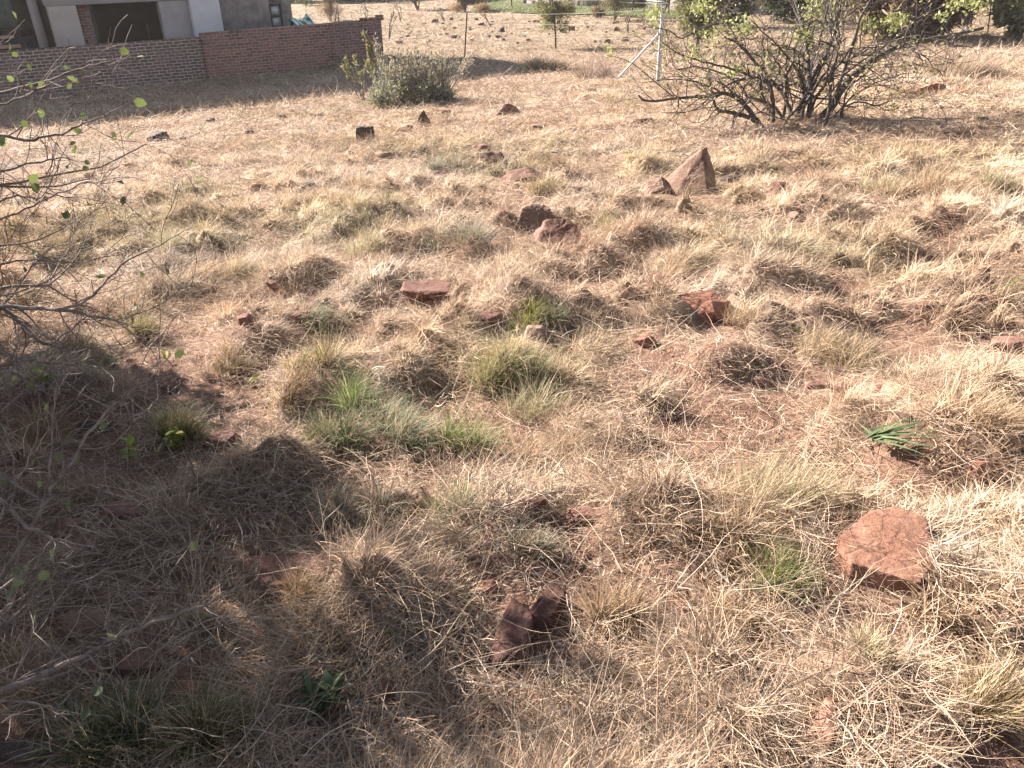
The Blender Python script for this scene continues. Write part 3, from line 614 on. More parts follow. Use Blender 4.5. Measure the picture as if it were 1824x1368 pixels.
# ------------------------------------------------------------------ straw cover (stuff)
def field_color(x, y, rng, nn):
    a = fbm(x / 1.1, y / 1.1, 21, 3); b = fbm(x / 0.6 + 40, y / 0.6, 33, 3); g = fbm(x / 1.7 - 9, y / 1.7 + 4, 51, 3)
    straw = np.array([0.83, 0.65, 0.49]); tan = np.array([0.60, 0.44, 0.29]); red = np.array([0.43, 0.28, 0.18]); grey = np.array([0.64, 0.56, 0.46]); olive = np.array([0.33, 0.31, 0.14])
    c = straw * a[:, None] + tan * (1 - a)[:, None]
    t = np.clip((b - 0.52) * 5, 0, 1)[:, None]; c = c * (1 - t * .65) + red * t * .65
    t = np.clip((0.42 - b) * 5, 0, 1)[:, None]; c = c * (1 - t * .6) + grey * t * .6
    t = np.clip((g - 0.56) * 5, 0, 1)[:, None]; c = c * (1 - t * .45) + olive * t * .45
    t = (np.clip((.2 - x) * .8, 0, 1) * np.clip((3.0 - y) * .7, 0, 1))[:, None]; c = c * (1 - t * .68) + np.array([0.27, 0.18, 0.105]) * t * .68  # browner straw at lower left; tint also puts shade into the colour
    t = (np.clip((3.6 - np.hypot(x, y)) * .6, 0, 1) * np.clip(1.2 - x * .45, .35, 1))[:, None]; c = c * (1 - t * .5) + np.array([0.44, 0.30, 0.19]) * t * .5
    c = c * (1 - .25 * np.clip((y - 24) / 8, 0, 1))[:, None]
    return c * .80
def bare(x, y):           # 0 straw .. 1 bare soil
    b = fbm(x / 0.9 + 3, y / 0.9 - 8, 77, 3); zone = np.clip((y - 29) / 4, 0, 1) * np.clip((58 - y) / 5, 0, 1) * np.clip((x + 6) / 3, 0, 1)
    b2 = fbm(x / 2.2 + 3, y / 2.2 - 8, 87, 3)
    return np.maximum(np.clip((b - 0.68) * 6, 0, .8), zone * np.clip((b2 - .46) * 5, 0, .6))
def keep_mask(x, y, mg=0.0):
    k = np.ones(len(x), dtype=bool)
    for (rx, ry, ra, rb) in RK:
        k &= ((x - rx) / (ra + .004 + mg)) ** 2 + ((y - ry) / (rb + .004 + mg)) ** 2 > 1
    # wall, house
    dx = x - W0[0]; dy = y - W0[1]; d = dx * n[0] + dy * n[1]; s = dx * u[0] + dy * u[1]
    k &= ~((d > -0.02) & (d < 0.25) & (s < se)); k &= ~((d > HO - .2) & (d < HO + DEP) & (s < e1 + .1))
    return k
def sample(nn, r0, r1, p, rng, half=R(44)):
    """positions around the viewpoint, thinning with distance (level of detail)"""
    p = p + 1e-4; q = 1 - p; t = rng.random(nn); r = (r0 ** q + t * (r1 ** q - r0 ** q)) ** (1 / q)
    a = rng.uniform(-half, half, nn); return r * np.sin(a), r * np.cos(a), r
rng = np.random.default_rng(11)
ST = Ribs()
# 1 matted lying straw
def mat_straw(nn, r0, r1, p, S):
    x, y, r = sample(nn, r0, r1, p, rng); k = (rng.random(nn) > bare(x, y) * .85) & (rng.random(nn) < np.where(r < 16, np.clip((hum(x, y) - .36) * 6, np.clip(r * .12, .22, .7), 1), 1)) & keep_mask(x, y); x, y, r = x[k], y[k], r[k]; m = len(x)
    flow = fbm(x / 0.8, y / 0.8, 61, 2) * 9
    az = np.where(rng.random(m) < .5, flow + rng.normal(0, .5, m), rng.uniform(0, 6.28, m))
    sc = np.clip(r / 9, 1, 4); ln = rng.gamma(5, .026, m) * sc ** .6; wd = np.maximum(rng.uniform(.0015, .0034, m), r * 0.00066)
    z = gz(x, y) + rng.random(m) ** 1.5 * 0.04 * np.clip(sc, 1, 1.6)
    lean = rng.uniform(.9, 1.6, m); curl = rng.normal(0.3, .6, m)
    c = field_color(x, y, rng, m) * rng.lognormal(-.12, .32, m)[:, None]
    sil = rng.random(m) < .10; c[sil] = np.array([.66, .54, .43]) * rng.uniform(.8, 1.05, sil.sum())[:, None]
    ST.add(*ribbons(np.stack([x, y, z], 1), az, ln, lean, curl, wd, np.clip(c, .02, .85), S, .34, rng))
mat_straw(190000, .75, 6, 1.1, 4)
mat_straw(210000, 5, 20, 1.25, 3)
mat_straw(110000, 20, 75, 1.4, 2)
# 2 tussocks: an opaque thatch dome, added to block light, under curling blades
def tussocks(dens, r0, r1, nb, S, Rm, Hm, dome=.5):
    area = math.radians(44) * (r1 ** 2 - r0 ** 2); nc = int(area * dens)
    a = rng.uniform(-R(44), R(44), nc); r = np.sqrt(rng.random(nc) * (r1 ** 2 - r0 ** 2) + r0 ** 2); x = r * np.sin(a); y = r * np.cos(a)
    den = hum(x, y); k = (rng.random(nc) > bare(x, y)) & (rng.random(nc) < np.clip(den * 5 - 1.85, .08, 1)) & keep_mask(x, y, .07); x, y, r, den = x[k], y[k], r[k], den[k]; m = len(x)
    R0 = rng.gamma(5, Rm / 5, m); Hh = rng.gamma(7, Hm / 7, m) * (.7 + 1.1 * np.clip(den - .35, 0, .5)) * np.clip(.6 + r * .12, .7, 1) * np.clip(1.5 - r / 16, .36, 1) * np.where((r > 13) & (x < 1.5), np.clip(1 - (r - 13) * .25, .35, 1), 1)
    zone = (x > 4.2) & (y > 13) & (y < 40); Hh = Hh * np.where(zone, 2.2, 1)
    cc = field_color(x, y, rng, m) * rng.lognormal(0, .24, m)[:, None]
    laz = fbm(x / 1.6, y / 1.6, 101, 2) * 6 - 3.4; la = rng.uniform(.2, 1.0, m)
    # domes
    rings, seg = 3, 10; th = np.linspace(0, 2 * math.pi, seg, endpoint=False); ph = rng.uniform(0, 6.28, (m, 1)); wob = 1 + .22 * np.sin(2 * th[None] + ph) + .14 * np.sin(3 * th[None] + 2 * ph)
    vs = []; 
    for q, hq in ((1.05, -.15), (.8, .42), (.42, .78)):
        dx = np.cos(th)[None] * wob * q * R0[:, None]; dy = np.sin(th)[None] * wob * q * R0[:, None]; xx = x[:, None] + dx; yy = y[:, None] + dy
        vs.append(np.stack([xx, yy, gz(xx, yy) + hq * dome * Hh[:, None] + rng.normal(0, .10, xx.shape) * dome * Hh[:, None]], -1))
    top = np.stack([x, y, gz(x, y) + dome * .9 * Hh], -1)[:, None]; v = np.concatenate(vs + [top], 1); nv = rings * seg + 1
    b = (np.arange(m) * nv)[:, None]; i0 = np.arange(seg); i1 = (i0 + 1) % seg
    q = np.concatenate([(b[:, :, None] + np.stack([i0 + l * seg, i1 + l * seg, i1 + (l + 1) * seg, i0 + (l + 1) * seg], -1)[None]).reshape(-1, 4) for l in range(rings - 1)])
    t = (b[:, :, None] + np.stack([i0 + (rings - 1) * seg, i1 + (rings - 1) * seg, np.full(seg, nv - 1)], -1)[None]).reshape(-1, 3)
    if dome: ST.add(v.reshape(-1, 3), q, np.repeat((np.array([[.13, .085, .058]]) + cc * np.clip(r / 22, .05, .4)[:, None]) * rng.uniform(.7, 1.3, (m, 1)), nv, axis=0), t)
    cnt = np.maximum(8, (nb * (R0 / Rm) ** 1.3 * rng.uniform(.7, 1.3, m)).astype(int)); i = np.repeat(np.arange(m), cnt); N = len(i)
    th = rng.uniform(0, 6.283, N); q = rng.random(N) ** .6; bx = x[i] + np.cos(th) * q * R0[i]; by = y[i] + np.sin(th) * q * R0[i]
    kk = keep_mask(bx, by); i, th, q, bx, by = i[kk], th[kk], q[kk], bx[kk], by[kk]; N = len(i)
    ox = np.cos(th) * (q + .1) + np.cos(laz[i]) * la[i] + rng.normal(0, .45, N); oy = np.sin(th) * (q + .1) + np.sin(laz[i]) * la[i] + rng.normal(0, .45, N)
    az = np.arctan2(oy, ox); mg = np.clip(np.hypot(ox, oy), 0, 1.5)
    ln = np.minimum(Hh[i] * rng.uniform(.45, 1.25, N), .26); lean = .1 + mg * .75 + rng.normal(0, .25, N); curl = rng.uniform(.1, 2.0, N) * (.5 + mg * .5)
    wf = np.where(rng.random(m) < .18, 1.9, 1.0) * rng.lognormal(0, .15, m)
    wd = np.maximum(rng.uniform(.0015, .0036, N) * wf[i], r[i] * 0.00064)
    c = cc[i] * rng.lognormal(-.02, .3, N)[:, None]; z = gz(bx, by) + dome * .85 * Hh[i] * (1 - q ** 2)
    ST.add(*ribbons(np.stack([bx, by, z], 1), az, ln, lean, curl, wd, np.clip(c, .02, .88), S, .2, rng))
tussocks(36, .7, 4, 230, 5, .088, .105, .45)
tussocks(40, 4, 9, 125, 4, .09, .12, .42)
tussocks(26, 9, 20, 66, 4, .12, .12, .22)
tussocks(3, 20, 72, 26, 3, .28, .20, 0)
# 3 long loose pale stems, short broken bits and flakes
def loose(nn, r0, r1, l0, l1, w0, w1, h, br):
    x, y, r = sample(nn, r0, r1, 1.1, rng); k = keep_mask(x, y); x, y, r = x[k], y[k], r[k]; m = len(x)
    c = np.array([.66, .54, .42]) * rng.uniform(*br, m)[:, None] * np.clip(.5 + r * .12, .6, 1)[:, None]
    ST.add(*ribbons(np.stack([x, y, gz(x, y) + rng.uniform(.005, h, m)], 1), rng.uniform(0, 6.28, m), rng.uniform(l0, l1, m), rng.uniform(1.1, 1.6, m), rng.normal(.15, .4, m), np.maximum(rng.uniform(w0, w1, m), r * .0007), c, 5, .16, rng))
loose(2600, .8, 12, .12, .38, .0018, .0034, .10, (.6, 1.05))
loose(22000, .8, 9, .02, .06, .002, .006, .06, (.35, 1.0))
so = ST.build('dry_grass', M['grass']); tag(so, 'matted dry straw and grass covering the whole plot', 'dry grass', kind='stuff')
print('straw verts', ST.n)

# ------------------------------------------------------------------ individual grass tufts
def tuft(px, py, w, h, c0, c1, label, nb=260, spread=.6, seed=None, wdm=1.0, lean=0.35, curl=.9, windx=0.25, cat='grass tuft', name='grass_tuft', dry=.25, group=None):
    rg = np.random.default_rng(seed or int(px * 3 + py)); g = at(px, py); s = depth_of(g) / F
    r0 = w * s * .42; hh = h * s * 1.05; nb = int(nb * 1.35); lean = lean * 1.5; curl = curl * 1.35; dist = depth_of(g)
    nsub = rg.integers(4, 8); sa = rg.uniform(0, 6.28, nsub); sr = rg.uniform(.2, 1.0, nsub) * r0; sh_ = rg.uniform(.55, 1.15, nsub); si = rg.integers(0, nsub, nb)
    th = rg.uniform(0, 6.283, nb); q = rg.random(nb) ** .7; bx = g[0] + np.cos(sa[si]) * sr[si] + np.cos(th) * q * r0 * .5; by = g[1] + (np.sin(sa[si]) * sr[si] + np.sin(th) * q * r0 * .5) * .85; hh = hh * sh_[si]
    ox = np.cos(th) * q + windx + rg.normal(0, .25, nb); oy = np.sin(th) * q + rg.normal(0, .25, nb); mg = np.hypot(ox, oy)
    t = rg.random(nb)[:, None]; c = np.array(c0) * t + np.array(c1) * (1 - t); dr = rg.random(nb) < dry + .12; c[dr] = np.array([.60, .46, .31]) * rg.uniform(.6, 1, dr.sum())[:, None]
    c = c * .8 * rg.lognormal(0, .22, nb)[:, None]
    v, qd, cc = ribbons(np.stack([bx, by, gz(bx, by) + .025], 1), np.arctan2(oy, ox), hh * rg.uniform(.6, 1.5, nb) * .95, .06 + mg * lean + rg.normal(0, .14, nb), rg.uniform(.1, 1.3, nb) * curl * (.4 + mg * .6),
        np.maximum(rg.uniform(.0018, .0036, nb) * wdm, dist * .00062), np.clip(c, .01, .85), 5, .14, rg)
    org = np.array([g[0], g[1], float(gz(g[0], g[1]))])
    o = mesh_np(name, v - org, [qd], M['green'], None, cc); o.location = org.tolist(); return tag(o, label, cat, group)
YG = ((.38, .37, .15), (.22, .26, .09)); GR = ((.20, .25, .11), (.11, .16, .06)); PG = ((.50, .48, .29), (.36, .36, .19)); GG = ((.32, .34, .26), (.18, .21, .15)); OL = ((.27, .24, .08), (.14, .14, .05)); TN = ((.62, .46, .29), (.38, .26, .15)); DG = ((.10, .13, .05), (.05, .08, .03))
tuft(870, 678, 96, 64, *YG, 'yellow green tuft, left of two side by side in the middle of the slope', 520)
tuft(962, 676, 90, 46, *GR, 'mid green tuft, right of two side by side in the middle of the slope', 420, dry=.3)
tuft(636, 724, 90, 58, (.28, .36, .12), (.17, .27, .08), 'bright upright green tuft at the top of the large green patch', 420, dry=.1)
tuft(600, 806, 150, 60, *GR, 'dark green tuft at the bottom of the large green patch', 1100, dry=.2, curl=1.3)
tuft(690, 780, 170, 52, (.26, .30, .17), (.13, .17, .09), 'grey green tuft with blades combed right in the large green patch', 1200, windx=.9, curl=1.3)
tuft(950, 736, 110, 50, *PG, 'pale yellow green tuft below the mid green one', 520, windx=.3)
tuft(822, 806, 120, 56, (.22, .34, .08), (.13, .22, .05), 'fresh green tuft emerging from beneath an arch of dead straw', 560, dry=.3)
tuft(800, 930, 100, 62, *GR, 'green fan of grass right of the leaning brown slab', 460, dry=.3)
tuft(312, 780, 120, 52, *OL, 'olive cushion of fine grass beside the yellow leaved seedling', 800, dry=.15)
tuft(938, 580, 56, 34, (.42, .42, .09), (.26, .29, .06), 'bright yellow green tuft above the grey pink stone', 300, dry=.1)
tuft(988, 578, 44, 28, *GR, 'small green tuft touching the bright yellow green one', 200)
tuft(1370, 905, 210, 66, *PG, 'broad pale tuft of thin upright blades above the cracked slab', 900, dry=.5, lean=.3, curl=.7)
tuft(1340, 960, 220, 60, *TN, 'coarse straw coloured tussock below the broad pale tuft', 700, dry=.5, curl=1.7)
tuft(1378, 1040, 130, 70, (.26, .30, .09), (.13, .18, .04), 'yellow tipped green tuft left of the cracked slab', 620, dry=.3, windx=.5)
tuft(815, 432, 110, 40, *GG, 'blue grey tuft left of the split slab', 500)
tuft(800, 305, 66, 32, *GG, 'grey green tuft left of the dark brown boulder', 320)
tuft(1085, 414, 48, 30, *YG, 'small light green tuft right of the sloping rock face', 240)
tuft(650, 462, 80, 42, *PG, 'pale green tuft in the straw above the undercut red slab', 360)
tuft(450, 500, 90, 44, *PG, 'pale straw green tuft left of the leaning brown stone', 400, dry=.5)
tuft(200, 1345, 150, 96, *DG, 'left one of two dark green tufts in the bottom left shade', 900, dry=.2)
tuft(350, 1340, 130, 84, (.14, .15, .05), (.08, .10, .03), 'right one of two dark green tufts in the bottom left shade', 760, dry=.3)
tuft(565, 668, 120, 60, (.30, .27, .09), (.16, .16, .05), 'olive yellow tuft with long stiff blades', 420, dry=.3, wdm=1.5)
tuft(520, 706, 110, 44, (.42, .27, .11), (.26, .16, .07), 'rusty orange tuft left of the large green patch', 420, dry=.3)
tuft(1558, 1180, 76, 50, *PG, 'small pale green tuft below the cracked slab', 320, dry=.4)
tuft(1750, 1275, 150, 96, (.30, .25, .10), (.22, .14, .07), 'olive and rust coloured tuft near the bottom right corner', 620, dry=.3)
tuft(930, 985, 100, 42, *GG, 'pale grey green tuft left of the crumbly red lump', 380, dry=.4)
tuft(1765, 770, 140, 76, *TN, 'tall straw tussock at the right edge with a dark hollow', 700, curl=1.6, windx=.5)
tuft(1200, 486, 110, 46, *TN, 'straw tussock combed to the right above the mid slope', 460, windx=.8, curl=1.4)
tuft(620, 920, 150, 62, *GG, 'greyish grass mound in half shade left of the leaning brown slab', 800, dry=.45, curl=1.5)
tuft(385, 505, 70, 40, *TN, 'straw tussock with a dark hollow under the long bare twig', 300, windx=.7)
tuft(1000, 808, 130, 56, *TN, 'arched straw tussock with a shaded green underside', 620, windx=.6, curl=1.8)
tuft(1700, 1115, 170, 76, (.50, .35, .22), (.26, .17, .11), 'wide tussock of broad brown drooping blades', 420, wdm=2.2, curl=2.0, lean=.7, dry=.3)
tuft(1690, 360, 150, 60, *TN, 'large straw tussock throwing a dark shadow on its right', 700, windx=.7, curl=1.4)
tuft(1500, 650, 170, 60, (.50, .40, .22), (.30, .24, .11), 'wide olive straw mound in the bright right part of the slope', 800, curl=1.6, dry=.5)
tuft(1570, 340, 110, 30, *PG, 'fine pale grass right of the tall pointed rock', 360, dry=.5)
tuft(1770, 335, 90, 36, *PG, 'light green grass at the upper right edge', 360, dry=.2)
tuft(1305, 580, 60, 30, *TN, 'small straw tuft against the right side of the notched boulder', 220)
tuft(400, 660, 90, 40, (.48, .34, .17), (.28, .22, .10), 'golden tuft under the foreground shrub', 380)
tuft(165, 640, 140, 60, (.44, .34, .15), (.24, .22, .08), 'golden green tuft behind the thick foreground branch', 600, curl=1.4)
tuft(250, 600, 100, 46, (.38, .34, .14), (.22, .22, .08), 'green gold tuft right of the thick foreground branch', 420)
tuft(60, 800, 120, 70, (.38, .22, .12), (.22, .13, .07), 'rusty brown tussock at the left edge', 520, curl=1.4)
tuft(300, 450, 90, 40, *PG, 'pale green tuft beside the dark oval stone', 340)
tuft(960, 345, 90, 30, (.36, .28, .13), (.2, .17, .07), 'olive brown tuft below the long red ledge', 380)
tuft(530, 1080, 80, 56, (.42, .28, .15), (.24, .16, .08), 'orange brown tuft in front of the large dark red block', 340)
tuft(1090, 1110, 90, 80, *TN, 'coarse straw tuft right of the long broken stone pair', 340, wdm=1.4)
tuft(1300, 1135, 150, 56, *TN, 'curled straw clump over a dark hollow near the bottom', 500, curl=2.0)
tuft(560, 585, 110, 44, *GR, 'dark green grass combed right behind the square red block', 460, windx=1.1, curl=1.2, seed=98)
tuft(640, 368, 110, 40, *TN, 'bleached straw mound, right of two, on the left slope', 420, windx=.6, curl=1.6)
tuft(540, 372, 110, 40, *TN, 'bleached straw mound, left of two, on the left slope', 420, windx=.6, curl=1.6)

# broad strappy plants, weeds, seedlings
def strap_plant(px, py, spec, wd, c0, c1, label, name='strap_leaf_plant', cat='plant', S=6, up=.05):
    """spec: list of (angle deg, length px)"""
    rg = np.random.default_rng(int(px)); g = at(px, py); s = depth_of(g) / F; m = len(spec)
    az = np.radians([a for a, _ in spec]); ln = np.array([l for _, l in spec]) * s
    base = np.tile(np.array([g[0], g[1], float(gz(g[0], g[1])) + .075]), (m, 1)); base[:, :2] += rg.normal(0, .012, (m, 2))
    t = rg.random(m)[:, None]; c = np.array(c0) * t + np.array(c1) * (1 - t)
    v, q, cc = ribbons(base, az, ln, np.full(m, 1.38) - rg.random(m) * .35, rg.uniform(.05, .55, m), wd * rg.uniform(.7, 1.2, m), c, S, .05, rg)
    o = mesh_np(name, v - base[0], [q], M['green'], None, cc); o.location = base[0].tolist(); return tag(o, label, cat)
strap_plant(1545, 808, [(8, 105), (20, 120), (30, 130), (-5, 110), (5, 100), (-12, 105), (16, 110), (-35, 100), (10, 70), (-15, 120), (-25, 115), (-40, 100), (-52, 95), (40, 70), (0, 85), (14, 90), (-32, 120), (-60, 80), (70, 40), (25, 60), (-10, 125), (120, 40), (3, 118), (-20, 90), (-45, 70)], .013, (.17, .23, .11), (.09, .13, .06), 'fan of broad flat green blades lying on the straw above the cracked slab')
strap_plant(1762, 540, [(10, 80), (20, 90), (0, 80), (-12, 80), (30, 70), (40, 50), (160, 40), (-25, 60), (15, 100)], .010, (.30, .30, .10), (.14, .18, .06), 'low clump of olive green blades at the right edge by the grey stick')
def leafy(px, py, hpx, nst, nl, lpx, wr, c0, c1, label, name='weed', lean=.5, cat='weed'):
    rg = np.random.default_rng(int(px + py)); g = at(px, py); s = depth_of(g) / F; org = np.array([g[0], g[1], float(gz(g[0], g[1]))])
    e = empty(name, org, label, cat); T = Tubes(); C = []; A = []; Nn = []
    for k in range(nst):
        a = rg.uniform(0, 6.28); d = unit(np.array([math.cos(a) * lean, math.sin(a) * lean, 1.0])); L_ = hpx * s * rg.uniform(.7, 1.1)
        pts = np.array([d * L_ * t + np.array([0, 0, -.1 * L_ * t * t]) for t in np.linspace(0, 1, 5)]); T.add(pts, np.linspace(.003, .0014, 5), 5)
        for j in range(nl):
            t = rg.uniform(.25, 1.0); b = d * L_ * t; aa = rg.uniform(0, 6.28)
            C.append(b); A.append(np.array([math.cos(aa), math.sin(aa), rg.uniform(.2, .9)])); Nn.append(np.array([0, 0, 1.0]) + rg.normal(0, .3, 3))
    T.build('stem', M['green_stem'], e); m = len(C); t = rg.random(m)[:, None]; col = np.array(c0) * t + np.array(c1) * (1 - t)
    v, tr, q, cc = leaves_np(np.array(C), np.array(A), np.array(Nn), lpx * s * rg.uniform(.7, 1.2, m), lpx * s * wr * rg.uniform(.8, 1.1, m), col)
    mesh_np('leaves', v, [q, tr], M['leaf'], e, cc); return e
M['green_stem'] = m_simple('green_stem', (.12, .15, .05), (.2, .22, .08), 20, .7, 0)
leafy(578, 1268, 62, 4, 17, 42, .30, (.14, .20, .10), (.08, .12, .06), 'broad leaved green weed in the shade at the lower left', lean=.35)
leafy(232, 832, 46, 2, 7, 20, .5, (.50, .52, .10), (.30, .36, .08), 'left yellow leaved seedling below the olive cushion of grass', 'seedling', cat='seedling')
leafy(312, 812, 54, 2, 8, 22, .5, (.52, .54, .12), (.26, .34, .08), 'right yellow leaved seedling below the olive cushion of grass', 'seedling', cat='seedling')
leafy(80, 690, 40, 2, 8, 22, .5, (.50, .52, .12), (.26, .34, .08), 'yellow leaved seedling below the thick foreground branch', 'seedling', cat='seedling')
leafy(303, 646, 24, 2, 3, 20, .25, (.55, .55, .12), (.36, .40, .1), 'tiny seedling with upright yellow blades', 'seedling', cat='seedling')
leafy(452, 690, 26, 3, 8, 12, .5, (.46, .44, .15), (.30, .32, .1), 'pale yellow seedling left of the rusty orange tuft', 'seedling', cat='seedling')
leafy(200, 664, 30, 5, 9, 12, .4, (.42, .46, .30), (.30, .35, .22), 'pale grey green herb under the foreground shrub', 'herb', cat='herb')
leafy(1418, 604, 22, 2, 5, 14, .4, (.36, .44, .14), (.26, .34, .1), 'small fresh green sprout in bright straw', 'seedling', cat='seedling')
leafy(700, 1140, 34, 2, 7, 14, .5, (.26, .34, .10), (.16, .24, .08), 'small green sprout left of the long broken stone pair', 'seedling', cat='seedling')
leafy(1712, 1352, 30, 2, 5, 16, .4, (.30, .36, .10), (.20, .26, .08), 'small green sprout in the bottom right corner', 'seedling', cat='seedling')
# fallen sticks
def stick(pts, r0, r1, mat, label, name='dead_branch', lift=.02, forks=()):
    P3 = []
    for (px, py) in pts:
        g = at(px, py); P3.append(np.array([g[0], g[1], float(gz(g[0], g[1])) + lift]))
    org = P3[0]; T = Tubes(); P3 = [p - org for p in P3]; T.add(P3, np.linspace(r0, r1, len(P3)), 6)
    for fk in forks:
        q = []
        for (px, py) in fk:
            g = at(px, py); q.append(np.array([g[0], g[1], float(gz(g[0], g[1])) + lift + .01]) - org)
        T.add(q, np.linspace(r1, r1 * .5, len(q)), 5)
    o = T.build(name, M[mat], None); o.location = org.tolist(); return tag(o, label, 'stick')
stick([(1650, 553), (1700, 549), (1745, 550), (1790, 543), (1850, 540)], .012, .016, 'bark_pale', 'long grey stick lying on the straw at the right edge')
stick([(1088, 905), (1115, 900), (1140, 898), (1165, 892), (1200, 886)], .012, .005, 'bark', 'short dead branch beside the crumbly red lump', forks=[[(1135, 899), (1150, 908), (1168, 912)]])
stick([(975, 1110), (1000, 1098), (1030, 1092)], .006, .004, 'bark_pale', 'short pale stick leaning by the upper dark half of the broken stone')
stick([(1035, 978), (1010, 1010), (985, 1030)], .004, .003, 'bark_pale', 'thin pale stick above the long broken stone pair')
stick([(1270, 1040), (1330, 1100), (1390, 1160), (1450, 1200)], .004, .002, 'bark_pale', 'long pale stem crossing the straw below the yellow tipped tuft', lift=.06)
stick([(560, 1355), (620, 1290), (700, 1210), (745, 1175)], .003, .002, 'bark_pale', 'long pale stem in the shaded straw below the broad leaved weed', lift=.05)
stick([(820, 990), (900, 930), (980, 905), (1010, 900)], .003, .002, 'bark_pale', 'slender stem pointing at the crumbly red lump', lift=.07)

# ------------------------------------------------------------------ woody plants
def grow(rg, p, d, ln, rad, lv, mx, T, tips, up=.06, wig=.22, kids=(3, 5), spread=.75, shrink=.62, segs=6, minr=.0015, kf=None):
    pts = [p.copy()]; d = unit(d)
    for k in range(segs):
        d = unit(d + rg.normal(0, wig, 3) + np.array([0, 0, up])); pts.append(pts[-1] + d * ln / segs)
    pts = np.array(pts); rr = np.linspace(rad, max(rad * .45, minr), segs + 1)
    T.add(pts, np.maximum(rr, minr), 6 if lv == 0 else (5 if lv == 1 else 3))
    if lv >= mx - 1:
        for k in range(2, segs + 1): tips.append((pts[k], d.copy()))
    if lv < mx:
        for c in range(rg.integers(kids[0], kids[1] + 1)):
            k = rg.integers(max(1, int(segs * .25)), segs + 1); dd = unit(pts[k] - pts[k - 1])
            nd_ = unit(dd + unit(rg.normal(0, 1, 3)) * spread)
            grow(rg, pts[k], nd_, ln * shrink * rg.uniform(.6, 1.15), rr[k] * .62, lv + 1, mx, T, tips, up, wig, kids, spread, shrink, max(4, segs - 1), minr)
def limb(rg, pts, r0, r1, T, tips, twigs=6, tl=.35, mx=2, wig=.25, up=.05, minr=.0012, kids=(2, 4), start=.15):
    pts = np.array(pts); # resample smooth
    t = np.linspace(0, len(pts) - 1, (len(pts) - 1) * 4 + 1); i = np.clip(t.astype(int), 0, len(pts) - 2); f = (t - i)[:, None]
    P_ = pts[i] * (1 - f) + pts[i + 1] * f
    for _ in range(2): P_[1:-1] = (P_[:-2] + 2 * P_[1:-1] + P_[2:]) / 4
    sc = np.linalg.norm(P_[-1] - P_[0]); P_[1:-1] += rg.normal(0, .006 * sc ** .5, (len(P_) - 2, 3)) * .6
    rr = np.linspace(r0, r1, len(P_)); T.add(P_, rr, 7)
    for c in range(twigs):
        k = rg.integers(int(len(P_) * start), len(P_) - 1); dd = unit(P_[k + 1] - P_[k]); nd_ = unit(dd * .7 + unit(rg.normal(0, 1, 3)) * .8)
        grow(rg, P_[k], nd_, tl * rg.uniform(.5, 1.3), max(rr[k] * .45, minr), 1, mx, T, tips, up, wig, kids, .8, .6, 5, minr)
    tips.append((P_[-1], unit(P_[-1] - P_[-2])))
def tip_leaves(rg, tips, frac, per, ln, wr, c0, c1, spread=.03, bright=None):
    C = []; A = []; K = []
    for (p, d) in tips:
        if rg.random() > frac: continue
        for _ in range(rg.integers(1, per + 1)):
            C.append(p + rg.normal(0, spread, 3)); A.append(d + rg.normal(0, .8, 3) + np.array([0, 0, .3])); t = rg.random(); K.append(np.array(c0) * t + np.array(c1) * (1 - t))
    m = len(C); N_ = rg.normal(0, 1, (m, 3)) + np.array([0, 0, .6])
    return leaves_np(np.array(C), np.array(A), N_, ln * rg.uniform(.6, 1.25, m), ln * wr * rg.uniform(.8, 1.15, m), np.array(K) * rg.lognormal(0, .15, m)[:, None])
class Leaves:
    def __init__(s): s.v = []; s.t = []; s.q = []; s.c = []; s.n = 0
    def add(s, v, t, q, c): s.v.append(v); s.t.append(t + s.n); s.q.append(q + s.n); s.c.append(c); s.n += len(v)
    def build(s, name, mat, parent, org): return mesh_np(name, np.concatenate(s.v) - org, [np.concatenate(s.q), np.concatenate(s.t)], mat, parent, np.concatenate(s.c))
def fin(T, name, mat, parent, org):
    for k in range(len(T.v)): T.v[k] = T.v[k] - org
    return T.build(name, mat, parent)

# --- the big multi-stemmed shrub at upper right
rg = np.random.default_rng(77)
bb = at(1420, 222); DB = depth_of(bb)
E = empty('large_shrub', bb, 'large multi-stemmed shrub with dark tangled limbs and sparse yellow green leaves, at upper right', 'shrub')
T = Tubes(); tips = []; _l = limb
def limb(rg, pts, r0, r1, *a, **k): return _l(rg, pts, r0 * .78, r1 * .8, *a, **k)
def bp(l, d0=0.0, d1=0.0):
    m = len(l); return [P(x, y, DB + d0 + (d1 - d0) * i / (m - 1)) for i, (x, y) in enumerate(l)]
limb(rg, bp([(1360, 230), (1340, 210), (1310, 201), (1277, 197), (1272, 182), (1270, 163)], 0, -.2), .045, .018, T, tips, 8, .6)
limb(rg, bp([(1358, 228), (1340, 203), (1325, 185), (1310, 172), (1285, 165), (1262, 172), (1210, 175), (1150, 181), (1137, 170)], 0, -.3), .05, .014, T, tips, 20, .55)
limb(rg, bp([(1376, 218), (1378, 180), (1370, 145), (1350, 137), (1312, 142), (1288, 156)], .1, 0), .042, .014, T, tips, 12, .6)
limb(rg, bp([(1460, 214), (1482, 190), (1503, 154), (1524, 130), (1558, 105), (1587, 89), (1629, 75), (1671, 67), (1714, 60), (1751, 50)], .1, .6), .075, .028, T, tips, 10, .55, start=.3)
limb(rg, bp([(1410, 205), (1398, 170), (1345, 110), (1330, 92), (1312, 75), (1290, 66)], .1, .2), .04, .016, T, tips, 14, .6)
limb(rg, bp([(1340, 135), (1290, 118), (1240, 108), (1200, 92), (1180, 75)], 0, .1), .022, .007, T, tips, 12, .5)
limb(rg, bp([(1300, 40), (1260, 45), (1212, 72), (1190, 52), (1150, 48)], .1, .0), .018, .006, T, tips, 10, .45)
